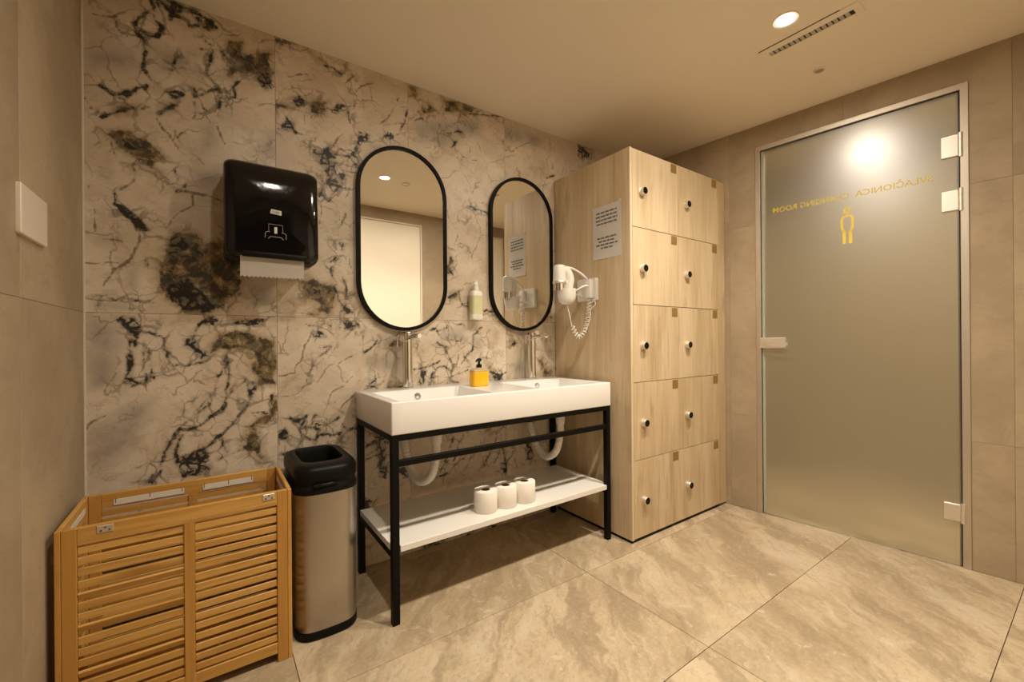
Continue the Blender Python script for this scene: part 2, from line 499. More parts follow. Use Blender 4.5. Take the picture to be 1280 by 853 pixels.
M['gold'] = plain("yellow_vinyl", (0.66, 0.50, 0.055), 0.5, namp=0.03)
M['plate_gold'] = plain("brown_gold_plate", (0.30, 0.185, 0.055), 0.35, 0.3, namp=0.15, nscale=25)
M['white_door'] = plain("cream_door_lacquer", (0.80, 0.73, 0.60), 0.45, namp=0.01)
M['switch'] = plain("switch_plastic", (0.70, 0.63, 0.52), 0.4, namp=0.01)
M['trim'] = plain("corner_trim", (0.66, 0.60, 0.50), 0.45, namp=0.02)
M['tape'] = plain("white_tape", (0.66, 0.60, 0.52), 0.7, namp=0.03)
M['dark'] = plain("void_shade", (0.020, 0.017, 0.013), 0.8)  # near-black that stands for shade in slots and gaps
M['vent_grey'] = plain("vent_grey", (0.30, 0.26, 0.20), 0.6)
M['vent_pale'] = plain("vent_louvre", (0.42, 0.375, 0.30), 0.6)
M['bottle_white'] = plain("bottle_plastic", (0.80, 0.78, 0.72), 0.3, namp=0.02)
M['bottle_label'] = plain("pale_green_label", (0.62, 0.61, 0.36), 0.5, namp=0.10, nscale=40)
M['glass_edge'] = plain("green_glass_edge", (0.34, 0.37, 0.31), 0.25)
M['glass'] = mat_frosted()
M['amber'] = mat_amber()
M['mirror'] = plain("mirror_silver", (0.90, 0.89, 0.86), 0.055, 1.0, namp=0.0)
M['lamp'] = mat_emit("downlight_lens", LIGHT_COL, LAMP_L)
M['hall_fill'] = mat_emit("hall_added_lens", LIGHT_COL, HALL_L)  # glow of the added hall light
def mat_mirror():
    t = NT("mirror_glass")
    g = t.n("ShaderNodeBsdfGlossy"); g.inputs[0].default_value = (0.90, 0.895, 0.86, 1); g.inputs["Roughness"].default_value = 0.0
    t.link(g.outputs[0], t.out.inputs[0]); return t.m
M['mirror'] = mat_mirror()
M['clear'] = plain("clear_bottle_shoulder", (0.70, 0.56, 0.33), 0.08, spec=0.6, Transmission_Weight=0.45)

# ================================================================== THE ROOM
# ---- floor: backing slab and 1.2 x 0.6 m stone tiles
def clip_poly(poly, a, b, c):
    """keep a*x + b*y <= c"""
    out = []
    for i in range(len(poly)):
        p, q = poly[i], poly[(i + 1) % len(poly)]
        dp, dq = a * p[0] + b * p[1] - c, a * q[0] + b * q[1] - c
        if dp <= 0: out.append(p)
        if (dp < 0 < dq) or (dq < 0 < dp):
            k = dp / (dp - dq); out.append((p[0] + (q[0] - p[0]) * k, p[1] + (q[1] - p[1]) * k))
    return out

def plan(u, v, t): return Vector((u, v, t))
room_poly = [(XL, YB), (CORNER.x, YB), (FRONT_R.x, YF), (XL, YF)]
vest_x1, vest_y = 0.62, -1.25
floor = obj("floor", bm_prism(room_poly, plan, -0.06, -0.0125), M['grout'], sm=False)
tag(floor, "beige stone floor of large rectangular tiles", None, None, "structure")
gx = [-0.9785, 0.2245, 1.4275, 2.6235, 3.82]
gy = [-0.37, 0.2315, 0.8325, 1.4295, 2.031, 2.632]
J = 0.0011
for i in range(4):
    for j in range(5):
        poly = [(gx[i] + J, gy[j] + J), (gx[i + 1] - J, gy[j] + J), (gx[i + 1] - J, gy[j + 1] - J), (gx[i] + J, gy[j + 1] - J)]
        poly = clip_poly(poly, -1, 0, -(XL + 0.0005)); poly = clip_poly(poly, 0, 1, YB - 0.0005); poly = clip_poly(poly, 0, -1, -YF)
        cw = NW.x * CORNER.x + NW.y * CORNER.y
        poly = clip_poly(poly, NW.x, NW.y, cw - 0.0005)
        if len(poly) < 3: continue
        obj("floor_tile", bm_prism(poly, plan, 0.0, -0.012, 0.0008), M['floor'], floor, sm=False,
            loc=(sum(p[0] for p in poly) / len(poly), sum(p[1] for p in poly) / len(poly), 0))

# ---- ceiling
ceiling = obj("ceiling", bm_prism([(XL - .1, YB + .1), (CORNER.x + .12, YB + .1), (FRONT_R.x + .12, YF - .1), (XL - .1, YF - .1)], plan, ZC, ZC + 0.10), M['ceiling'], sm=False)
tag(ceiling, "smooth cream painted ceiling", None, None, "structure")

# ---- marble wall: 0.6 x 1.2 m tiles carrying vein fields traced in wall metres
WALL_T = 0.010
wall_back = obj("wall_back", bm_box(XL - 0.1, CORNER.x + 0.1, YB + 0.0015, YB + 0.12, -0.06, ZC + 0.1), M['grout'], sm=False)
tag(wall_back, "wall clad in dramatic cream black and brown marble tiles", None, None, "structure")

FEAT = []   # (kind, closed, pts(x,z), width)
def wander(pts, closed, amp):
    """subdivide a traced outline and let it meander at two scales"""
    out = []
    n = len(pts)
    for i in range(n if closed else n - 1):
        (x0, z0), (x1, z1) = pts[i], pts[(i + 1) % n]
        k = max(1, int(math.hypot(x1 - x0, z1 - z0) / 0.012))
        for q in range(k): out.append((x0 + (x1 - x0) * q / k, z0 + (z1 - z0) * q / k))
    if not closed: out.append(pts[-1])
    res = []
    for x, z in out:
        d1 = mnoise.noise_vector(Vector((x * 14, 3.7, z * 14))); d2 = mnoise.noise_vector(Vector((x * 45, 8.1, z * 45)))
        res.append((x + amp * d1.x + 0.45 * amp * d2.x, z + amp * d1.z + 0.45 * amp * d2.z))
    return res
def feat(frame, kind, width, *lines):
    x0, y0, sc = frame
    for L in lines:
        pts = []
        for (a, b) in L:
            p = on_y(x0 + a / sc, y0 + b / sc, YB)
            pts.append((p.x, p.z))
        closed = kind in ('dark', 'olive', 'grey', 'black')
        FEAT.append((kind, wander(pts, closed, 0.010 if closed else 0.012), width * (0.62 if kind == 'rust' else 0.85)))
A1, A2, A3 = (100, 0, 4.264), (100, 195, 4.264), (100, 390, 3.708)
B1, B2, B3 = (340, 40, 4.739), (340, 320, 5.333), (340, 440, 5.333)
D0, C1, C2, C3, U1 = (250, 170, 4.265), (500, 90, 5.018), (500, 220, 4.736), (500, 380, 5.818), (440, 500, 3.877)
# upper tile next to the left wall
feat(A1, 'vein', .0065, [(380, 0), (400, 50), (340, 70), (300, 100), (300, 150), (360, 190), (410, 195), (440, 140), (400, 100), (390, 60)],
     [(400, 0), (470, 40), (500, 80), (560, 110), (580, 145), (640, 130), (690, 155)], [(500, 20), (560, 50), (620, 70), (680, 110), (720, 150)],
     [(300, 150), (310, 180), (345, 215)], [(440, 10), (500, 60), (490, 100)], [(620, 90), (660, 150), (700, 160)])
feat(A1, 'dark', 0, [(390, 0), (500, 10), (560, 45), (540, 75), (470, 60), (410, 40)], [(285, 85), (320, 90), (315, 150), (290, 140)], [(650, 80), (700, 100), (725, 150), (680, 160)])
feat(A1, 'vein', .003, [(640, 180), (670, 230), (690, 235)], [(700, 265), (690, 330), (680, 400), (720, 450), (745, 500), (750, 580)],
     [(720, 300), (750, 320), (770, 290), (740, 265)], [(745, 500), (780, 560), (790, 520), (830, 520), (810, 470), (850, 430)],
     [(350, 450), (350, 480)], [(200, 500), (250, 490), (300, 500), (350, 450)], [(610, 510), (690, 490), (720, 480), (745, 500)], [(600, 450), (615, 510)])
feat(A1, 'vein', .0014, [(535, 305), (500, 360), (470, 410), (400, 440)], [(640, 262), (700, 265)], [(370, 420), (330, 390)], [(720, 480), (735, 560)], [(770, 480), (775, 570)], [(660, 570), (690, 580), (640, 610)])
feat(A1, 'grey', 0, [(325, 215), (385, 215), (380, 300), (350, 370), (330, 370)], [(400, 440), (440, 440), (430, 490), (400, 480)])
feat(A1, 'vein', .004, [(340, 220), (348, 300), (335, 370), (370, 420), (410, 445)], [(110, 455), (180, 490), (240, 540), (290, 590)], [(130, 625), (180, 605), (250, 590)],
     [(455, 490), (500, 520), (550, 490)], [(410, 605), (450, 580), (510, 560)])
feat(A1, 'dark', 0, [(190, 490), (270, 490), (290, 510), (250, 545)], [(455, 485), (540, 490), (520, 540), (480, 520)], [(690, 280), (710, 290), (700, 330)])
feat(A1, 'olive', 0, [(190, 565), (290, 560), (290, 600), (200, 615)], [(440, 560), (500, 550), (510, 585), (450, 590)])
feat(A1, 'rust', .003, [(20, 520), (60, 580), (130, 610), (200, 600)], [(80, 70), (160, 80), (220, 60), (280, 50)], [(180, 100), (215, 170), (245, 190)], [(350, 570), (330, 590), (370, 575)])
feat(A1, 'rust', .003, [(410, 630), (440, 690), (500, 760), (540, 810), (580, 850)], [(615, 540), (615, 610), (600, 640)], [(500, 700), (520, 740), (540, 700)], [(735, 670), (770, 780)], [(200, 840), (150, 740), (60, 780)])
feat(A1, 'olive', 0, [(120, 695), (180, 675), (280, 690), (350, 730), (410, 790), (470, 840), (400, 860), (260, 830), (190, 780)],
     [(790, 230), (870, 220), (870, 290), (1030, 270), (1030, 440), (980, 460), (900, 400), (800, 400), (760, 320)])
feat(A1, 'dark', 0, [(920, 400), (1030, 390), (1020, 470), (960, 455)], [(200, 750), (290, 780), (330, 800), (260, 800)])
feat(A1, 'grey', 0, [(640, 690), (720, 640), (740, 760), (640, 840)], [(20, 260), (300, 250), (320, 370), (30, 380)], [(390, 250), (690, 270), (560, 380), (390, 420)], [(980, 740), (1030, 700), (1030, 850), (970, 850)])
feat(A2, 'olive', 0, [(500, 400), (600, 400), (660, 460), (760, 470), (860, 560), (860, 720), (760, 820), (560, 830), (460, 750), (430, 660), (400, 590), (440, 500)],
     [(300, 0), (400, 10), (430, 130), (340, 60)])
feat(A2, 'dark', 0, [(480, 690), (560, 640), (620, 720), (740, 780), (700, 830), (540, 820), (470, 760)], [(455, 520), (500, 430), (590, 440), (570, 500), (500, 545)])
feat(A2, 'black', 0, [(190, 262), (250, 280), (330, 340), (385, 400), (310, 405), (270, 340)])
feat(A2, 'vein', .0035, [(185, 205), (190, 262), (240, 280)], [(500, 70), (530, 130), (480, 160), (540, 190), (590, 130), (520, 90)], [(480, 160), (520, 200), (560, 195)])
feat(A2, 'rust', .004, [(330, 400), (320, 470), (260, 530), (180, 630), (120, 700)], [(610, 215), (600, 270), (540, 310), (500, 340), (460, 380)], [(300, 20), (290, 110), (225, 185)])
feat(A2, 'rust', .006, [(540, 190), (600, 200), (690, 215), (740, 240)], [(180, 620), (240, 560), (300, 480)])
feat(A2, 'rust', .002, [(40, 150), (60, 260), (90, 400), (130, 440), (220, 460)], [(30, 470), (20, 560)], [(80, 50), (170, 75)], [(340, 540), (380, 620), (370, 660)], [(0, 568), (200, 568)])
feat(A2, 'vein', .002, [(120, 735), (180, 770), (300, 770), (400, 780)], [(20, 740), (110, 735), (95, 800)])
feat(A2, 'grey', 0, [(90, 760), (180, 780), (270, 810), (100, 830)], [(860, 640), (1040, 650), (1040, 840), (900, 800)], [(100, 420), (220, 440), (180, 480), (110, 470)], [(240, 610), (310, 600), (300, 700), (250, 700)], [(600, 80), (740, 60), (740, 180), (640, 160)])
feat(A2, 'dark', 0, [(800, 720), (860, 730), (840, 750)])
# lower tile next to the left wall
feat(A3, 'dark', 0, [(150, 15), (250, 20), (285, 90), (265, 165), (235, 120), (205, 80)], [(218, 200), (255, 200), (250, 300), (310, 345), (185, 335), (220, 290)])
feat(A3, 'vein', .003, [(280, 95), (330, 100), (385, 120), (400, 200), (430, 245), (480, 260), (560, 235), (600, 215)], [(620, 20), (560, 60), (525, 120)], [(235, 130), (238, 210)])
feat(A3, 'vein', .0016, [(300, 140), (295, 220), (305, 330)], [(390, 150), (420, 230)], [(690, 200), (640, 300), (620, 390), (520, 480), (440, 560)], [(320, 180), (340, 300)], [(600, 270), (640, 300)],
     [(740, 370), (740, 420), (790, 420)], [(660, 570), (680, 650)], [(640, 690), (740, 640)], [(490, 450), (500, 480)], [(520, 400), (530, 440)], [(660, 340), (610, 380), (560, 440)], [(800, 470), (870, 470)])
feat(A3, 'dark', 0, [(470, 130), (530, 110), (560, 180), (595, 220), (560, 215), (500, 185)], [(590, 18), (645, 25), (640, 52), (585, 52)], [(650, 65), (720, 35), (780, 40), (850, 30), (820, 70), (760, 80), (700, 65)])
feat(A3, 'olive', 0, [(600, 150), (640, 110), (720, 85), (810, 110), (890, 150), (910, 260), (905, 340), (830, 330), (790, 260), (800, 200), (720, 170), (610, 190)],
     [(905, 400), (910, 450), (880, 500), (820, 530), (860, 690), (800, 670), (730, 640), (770, 600), (780, 530), (870, 480)])
feat(A3, 'vein', .0045, [(690, 200), (690, 300), (680, 400), (660, 460), (600, 500), (520, 540), (450, 550)], [(450, 550), (410, 640), (380, 720), (330, 790)])
feat(A3, 'vein', .003, [(770, 310), (720, 360), (680, 395)], [(800, 400), (700, 530), (580, 640)], [(470, 570), (440, 660), (460, 690)], [(600, 430), (520, 490)], [(890, 380), (880, 420)])
feat(A3, 'dark', 0, [(765, 320), (815, 320), (805, 415), (780, 410)], [(450, 680), (530, 640), (590, 620), (590, 700), (610, 720), (580, 770), (480, 770)], [(350, 740), (380, 720), (350, 790), (320, 795)])
feat(A3, 'grey', 0, [(20, 20), (160, 30), (210, 150), (160, 330), (30, 380)], [(30, 560), (130, 460), (350, 400), (260, 640), (60, 740)])
feat(A3, 'rust', .003, [(110, 400), (130, 330), (180, 270)], [(120, 400), (160, 370)], [(30, 560), (60, 510), (120, 470)])
# upper tile behind the towel dispenser
feat(B1, 'dark', 0, [(110, 390), (190, 380), (200, 440), (130, 450)], [(30, 580), (90, 490), (140, 540), (140, 600)], [(510, 590), (590, 610), (560, 660), (520, 650)],
     [(240, 700), (320, 675), (375, 740), (375, 850), (330, 850), (260, 770)], [(640, 630), (680, 590), (720, 605), (720, 630)], [(350, 480), (380, 430), (450, 440), (400, 490)], [(370, 220), (425, 230), (420, 260)])
feat(B1, 'olive', 0, [(210, 390), (330, 410), (310, 500), (220, 480)], [(20, 420), (120, 420), (120, 460), (20, 460)], [(0, 20), (140, 70), (20, 80)], [(180, 100), (240, 110), (300, 180), (240, 160)], [(380, 180), (450, 180), (430, 200)])
feat(B1, 'vein', .003, [(450, 440), (460, 540)], [(320, 215), (360, 210), (420, 250)], [(740, 610), (780, 540), (800, 470)], [(490, 700), (520, 650)], [(540, 660), (480, 720), (520, 780)])
feat(B1, 'rust', .0025, [(750, 390), (700, 490), (640, 545)], [(480, 370), (530, 320), (590, 300)], [(370, 700), (440, 760), (500, 720), (540, 700)], [(380, 740), (500, 800), (480, 720)], [(100, 270), (200, 240)], [(440, 310), (510, 240)], [(420, 600), (360, 670)], [(370, 800), (440, 760)], [(200, 380), (200, 540)])
feat(D0, 'vein', .003, [(600, 90), (680, 130), (700, 200), (680, 260), (800, 280)], [(640, 300), (690, 350), (720, 300), (680, 250)], [(720, 90), (800, 110), (830, 170)], [(690, 670), (730, 650)], [(720, 300), (760, 260)], [(780, 420), (740, 490)], [(650, 230), (640, 320)])
feat(D0, 'dark', 0, [(650, 60), (690, 60), (700, 150), (660, 160), (640, 110)], [(720, 570), (790, 575), (760, 610)], [(720, 200), (770, 210), (760, 250), (700, 260)])
feat(D0, 'rust', .0025, [(740, 60), (800, 100), (780, 160), (740, 130)], [(690, 130), (760, 190), (840, 200)], [(800, 650), (810, 740)], [(650, 380), (640, 480)], [(700, 700), (760, 660)])
feat(B2, 'olive', 0, [(150, 180), (280, 150), (370, 190), (430, 270), (400, 380), (410, 410), (330, 370), (300, 390), (310, 320), (220, 250)])
feat(B2, 'dark', 0, [(460, 335), (490, 325), (545, 370), (490, 400)], [(230, 230), (330, 230), (370, 270), (260, 260)])
feat(B2, 'vein', .0025, [(400, 200), (450, 290), (500, 360)], [(390, 40), (450, 20)], [(390, 80), (410, 130)], [(470, 130), (490, 200), (500, 280)], [(400, 380), (440, 410)])
feat(B2, 'rust', .002, [(440, 120), (500, 230), (490, 290)], [(40, 380), (300, 390)])
# lower tile behind the bin
feat(B2, 'dark', 0, [(465, 440), (545, 425), (545, 495), (480, 495)], [(285, 505), (350, 505), (365, 545), (290, 555)], [(370, 450), (400, 470), (380, 500)])
feat(B2, 'rust', .0022, [(280, 520), (220, 590), (200, 690), (150, 790), (40, 805)], [(280, 470), (230, 460)], [(600, 520), (600, 650)], [(420, 480), (460, 480)], [(460, 720), (540, 660)])
feat(B2, 'vein', .0016, [(390, 600), (300, 680), (250, 790), (230, 850)], [(340, 610), (390, 600)], [(560, 430), (580, 470)])
feat(B2, 'vein', .004, [(700, 560), (650, 620), (610, 640)])
feat(B2, 'grey', 0, [(740, 500), (870, 510), (870, 640), (700, 640)], [(600, 650), (860, 660), (860, 800), (640, 760)])
feat(B2, 'olive', 0, [(760, 590), (850, 540), (860, 600), (780, 620)])
feat(B3, 'rust', .002, [(300, 60), (240, 170), (190, 260), (120, 300), (40, 300)], [(580, 110), (480, 230), (400, 270), (370, 350)], [(600, 40), (580, 130)], [(200, 340), (280, 350)], [(460, 380), (560, 260)])
feat(B3, 'vein', .003, [(110, 430), (150, 460), (200, 450), (240, 420), (190, 510), (330, 520), (290, 590), (230, 570)], [(190, 520), (210, 580), (160, 650), (60, 680)], [(440, 430), (400, 470), (360, 490)], [(330, 440), (290, 420), (260, 500)],
     [(330, 550), (400, 560), (460, 540)], [(500, 520), (560, 510)], [(300, 480), (350, 490)], [(550, 380), (570, 400)], [(400, 640), (330, 620)], [(470, 480), (490, 510)])
feat(B3, 'dark', 0, [(45, 580), (90, 500), (110, 530), (90, 580), (50, 600)], [(150, 445), (230, 440), (220, 500), (180, 480)], [(440, 540), (470, 560), (470, 630), (440, 590)], [(640, 185), (690, 185), (680, 225), (645, 210)], [(680, 540), (760, 560), (760, 640), (700, 680)])
feat(B3, 'vein', .0035, [(690, 220), (720, 220), (750, 190)], [(610, 640), (680, 590)], [(620, 720), (700, 690), (740, 780)], [(635, 230), (700, 235)])
feat(B3, 'olive', 0, [(770, 215), (880, 220), (880, 240), (770, 245)], [(610, 520), (690, 540), (640, 560)])
# upper tiles round the second mirror
feat(C1, 'olive', 0, [(270, 170), (380, 190), (520, 240), (400, 270), (290, 260)], [(65, 80), (120, 90), (90, 150), (65, 150)], [(130, 260), (180, 205), (230, 240), (180, 270)])
feat(C1, 'vein', .003, [(400, 270), (500, 265), (570, 270), (650, 290)], [(300, 380), (350, 370), (390, 380)], [(920, 665), (970, 650)], [(90, 300), (140, 295)], [(330, 470), (360, 440), (340, 445)])
feat(C1, 'rust', .002, [(250, 330), (235, 420), (240, 500)], [(570, 340), (660, 400)], [(950, 600), (965, 570)], [(1040, 540), (1020, 650)], [(440, 440), (440, 510)], [(620, 590), (640, 575)], [(650, 420), (650, 460)], [(290, 590), (370, 530), (480, 560)], [(680, 500), (760, 470), (820, 430)])
feat(C1, 'dark', 0, [(1060, 430), (1200, 500), (1180, 550), (1090, 515)])
feat(C1, 'grey', 0, [(80, 300), (500, 280), (520, 400), (300, 480), (90, 440)], [(560, 300), (900, 400), (900, 480), (600, 440)])
feat(C2, 'vein', .003, [(410, 175), (460, 205), (510, 220), (530, 280)], [(280, 720), (330, 700), (350, 680)], [(350, 690), (360, 760), (400, 775)], [(470, 820), (510, 790), (560, 800)], [(300, 560), (320, 600)])
feat(C2, 'olive', 0, [(288, 440), (315, 490), (300, 590), (285, 580)], [(300, 690), (350, 680), (350, 720), (310, 720)])
feat(C2, 'rust', .0016, [(380, 220), (400, 250), (390, 290)], [(390, 570), (390, 680)], [(320, 320), (340, 360), (330, 390)], [(420, 480), (440, 560)])
feat(C3, 'vein', .003, [(220, 190), (260, 185)], [(270, 205), (335, 170)], [(405, 160), (440, 140)], [(1090, 90), (1110, 100)])
# lower tiles behind the basin
feat(C3, 'vein', .0035, [(100, 490), (200, 450), (290, 420)], [(270, 470), (330, 450), (370, 500), (360, 560), (420, 570)], [(270, 280), (320, 310), (350, 380), (390, 450), (370, 500)], [(380, 260), (440, 270), (450, 220)], [(470, 390), (530, 330), (540, 230), (590, 170)], [(650, 500), (720, 530), (770, 495)], [(430, 500), (500, 480)], [(230, 440), (260, 490)])
feat(C3, 'dark', 0, [(150, 480), (200, 470), (165, 600), (130, 600)], [(225, 500), (250, 500), (225, 590), (205, 590)], [(640, 520), (700, 520), (760, 500), (720, 560), (650, 560)], [(820, 260), (860, 265), (840, 310), (815, 300)], [(310, 290), (345, 310), (340, 360)])
feat(C3, 'grey', 0, [(540, 215), (580, 205), (610, 300), (600, 370), (540, 330), (520, 270)], [(800, 420), (880, 390), (890, 300), (930, 330), (930, 540), (830, 540)], [(290, 180), (480, 170), (480, 280), (300, 270)])
feat(C3, 'olive', 0, [(1000, 400), (1030, 400), (1060, 460), (1095, 520), (1060, 515), (1020, 450)], [(600, 390), (640, 430), (675, 500), (650, 500)], [(755, 180), (790, 200), (830, 270), (790, 250)])
feat(C3, 'rust', .002, [(410, 460), (430, 350), (470, 300)], [(370, 420), (430, 470), (470, 400)], [(890, 180), (910, 290)], [(950, 340), (1110, 340)], [(630, 400), (660, 250)], [(130, 290), (100, 370)])
feat(U1, 'vein', .0016, [(490, 180), (470, 240), (440, 330)], [(540, 170), (490, 290)], [(700, 180), (640, 330)], [(740, 200), (690, 300)], [(420, 370), (470, 350), (500, 310), (540, 290)], [(600, 220), (570, 300), (540, 350)], [(640, 140), (700, 150), (740, 130), (780, 150)], [(430, 330), (470, 290)], [(230, 330), (300, 380)], [(780, 240), (740, 330)])
feat(U1, 'dark', 0, [(120, 220), (170, 230), (165, 385), (130, 370)], [(720, 300), (770, 310), (750, 360), (715, 340)], [(840, 200), (870, 210), (875, 300), (850, 290)], [(50, 470), (100, 490), (90, 540), (50, 530)], [(340, 700), (440, 690), (400, 730)], [(540, 650), (600, 640), (560, 680)], [(670, 590), (700, 590), (680, 650)], [(210, 330), (280, 330), (270, 380), (220, 370)])
feat(U1, 'vein', .003, [(730, 230), (740, 300)], [(440, 150), (455, 180)], [(60, 230), (110, 200)], [(70, 270), (130, 240)], [(220, 500), (310, 470)], [(350, 700), (500, 660)])

TX = [XL, 0.232, 0.832, 1.432, 2.032, CORNER.x]
TZ = [0.0, 1.2, ZC]
KINDS = ('vein', 'rust', 'dark', 'olive', 'grey')
LIM = 0.09
def seg_dist(px, pz, a, b):
    ax, az = a; bx, bz = b
    dx, dz = bx - ax, bz - az
    l2 = dx * dx + dz * dz + 1e-12
    k = np.clip(((px - ax) * dx + (pz - az) * dz) / l2, 0, 1)
    return np.hypot(px - (ax + k * dx), pz - (az + k * dz))
def inside(px, pz, poly):
    r = np.zeros(px.shape, bool)
    n = len(poly)
    for i in range(n):
        x1, z1 = poly[i]; x2, z2 = poly[(i + 1) % n]
        if z1 == z2: continue
        r ^= ((z1 > pz) != (z2 > pz)) & (px < (x2 - x1) * (pz - z1) / (z2 - z1) + x1)
    return r
def marble_tile(x0, x1, z0, z1, fine):
    x0 += 0.0009; x1 -= 0.0009; z0 += 0.0009; z1 -= 0.0009
    nx = max(2, int((x1 - x0) / fine)); nz = max(2, int((z1 - z0) / fine))
    X, Z = np.meshgrid(np.linspace(x0, x1, nx + 1), np.linspace(z0, z1, nz + 1))
    X = X.ravel(); Z = Z.ravel()
    F = {k: np.full(X.shape, -LIM) for k in KINDS}
    for kind, pts, w in FEAT:
        mx = sum(p[0] for p in pts) / len(pts); mz = sum(p[1] for p in pts) / len(pts)
        if not (x0 - .001 <= mx <= x1 + .001 and z0 - .001 <= mz <= z1 + .001): continue
        closed = kind in ('dark', 'olive', 'grey', 'black')
        d = np.full(X.shape, 9.0)
        for i in range(len(pts) - (0 if closed else 1)):
            d = np.minimum(d, seg_dist(X, Z, pts[i], pts[(i + 1) % len(pts)]))
        if closed: v = np.where(inside(X, Z, pts), d, -d)
        else: v = w - d
        k2 = 'vein' if kind == 'black' else kind
        F[k2] = np.maximum(F[k2], v)
    verts = [(x, YB, z) for x, z in zip(X, Z)]
    m = nx + 1
    faces = [(j * m + i, j * m + i + 1, (j + 1) * m + i + 1, (j + 1) * m + i) for j in range(nz) for i in range(nx)]
    base = len(verts)
    verts += [(x0, YB + WALL_T, z0), (x1, YB + WALL_T, z0), (x1, YB + WALL_T, z1), (x0, YB + WALL_T, z1)]
    c = [0, nx, nz * m + nx, nz * m]
    # edge skirts so the tile has depth
    faces += [tuple([base + 1, base] + list(range(0, nx + 1))), tuple([base + 3, base + 2] + [nz * m + i for i in range(nx, -1, -1)]),
              tuple([base, base + 3] + [j * m for j in range(nz, -1, -1)]), tuple([base + 2, base + 1] + [j * m + nx for j in range(0, nz + 1)])]
    loc = Vector(((x0 + x1) / 2, YB, z0))
    me = bpy.data.meshes.new("marble_tile")
    me.from_pydata([(v[0] - loc.x, v[1] - loc.y, v[2] - loc.z) for v in verts], [], faces); me.update()
    for k in KINDS:
        at = me.attributes.new(k, 'FLOAT', 'POINT')
        at.data.foreach_set("value", np.concatenate([np.clip(F[k], -LIM, LIM), np.full(4, -LIM)]).astype(np.float32))
    me.materials.append(M['marble'])
    o = bpy.data.objects.new("marble_tile", me); col.objects.link(o)
    o.parent = wall_back; o.location = loc - world_loc(wall_back)
    return o
for i in range(5):
    for j in range(2):
        marble_tile(TX[i], TX[i + 1], TZ[j], TZ[j + 1], 0.0075 if i < 4 else 0.05)

# ---- left wall: plain beige stone tiles
wall_left = obj("wall_left", bm_box(XL - 0.12, XL - 0.0015, vest_y, YB + 0.0, -0.06, ZC + 0.1), M['grout_pale'], sm=False)
tag(wall_left, "wall of plain beige stone tiles beside the marble", None, None, "structure")
def left_map(u, v, t): return Vector((XL - t, u, v))
yy = YB
while yy > vest_y:
    y0 = max(vest_y, yy - 0.6)
    for (z0, z1) in ((0, 1.2), (1.2, ZC)):
        obj("wall_tile", bm_prism([(y0 + .0007, z0 + .0007), (yy - .0007, z0 + .0007), (yy - .0007, z1 - .0007), (y0 + .0007, z1 - .0007)], left_map, 0, 0.01, 0.0005), M['stone'], wall_left,
            sm=False, loc=(XL, (y0 + yy) / 2, z0))
    yy -= 0.6
trim = obj("trim_1", bm_box(XL, XL + 0.006, YB - 0.006, YB, 0.0, ZC, 0.001), M['trim'], sm=False)
tag(trim, "thin pale corner strip between beige wall and marble", None, None, "structure")

# ---- door wall: beige stone tiles round the glass door
DS0, DS1, DZ = 0.800, 1.712, 2.280      # opening taken by the door frame
wr = bmesh.new()
def wall_map(u, v, t): return W(u, t, v)
for poly in ([(-0.1, -0.06), (DS0, -0.06), (DS0, ZC + .1), (-0.1, ZC + .1)], [(DS1, -0.06), (S_END + 0.12, -0.06), (S_END + 0.12, ZC + .1), (DS1, ZC + .1)], [(DS0, DZ), (DS1, DZ), (DS1, ZC + .1), (DS0, ZC + .1)]):
    merge(wr, bm_prism(poly, wall_map, 0.0015, 0.12))
wall_right = obj("wall_right", wr, M['grout_pale'], sm=False)
tag(wall_right, "wall of beige stone tiles that holds the frosted glass door", None, None, "structure")
ss = [0.0, 0.044, 0.644, 1.244, 1.844, S_END]
zs = [0.0, 0.6, 1.8, ZC]
g = 0.0007
for i in range(5):
    for j in range(3):
        a0, a1, b0, b1 = ss[i] + g, ss[i + 1] - g, zs[j] + g, zs[j + 1] - g
        if a1 <= DS0 or a0 >= DS1: poly = [(a0, b0), (a1, b0), (a1, b1), (a0, b1)]
        elif a0 < DS0:
            poly = [(a0, b0), (DS0, b0), (DS0, b1), (a0, b1)] if b1 <= DZ else [(a0, b0), (DS0, b0), (DS0, DZ), (a1, DZ), (a1, b1), (a0, b1)]
        elif a1 > DS1:
            poly = [(DS1, b0), (a1, b0), (a1, b1), (DS1, b1)] if b1 <= DZ else [(DS1, b0), (a1, b0), (a1, b1), (a0, b1), (a0, DZ), (DS1, DZ)]
        else:
            if b1 <= DZ: continue
            poly = [(a0, DZ), (a1, DZ), (a1, b1), (a0, b1)]
        obj("wall_tile", bm_prism(poly, wall_map, 0, 0.01, 0.0005), M['stone'], wall_right, sm=False, loc=W((a0 + a1) / 2, 0, b0))

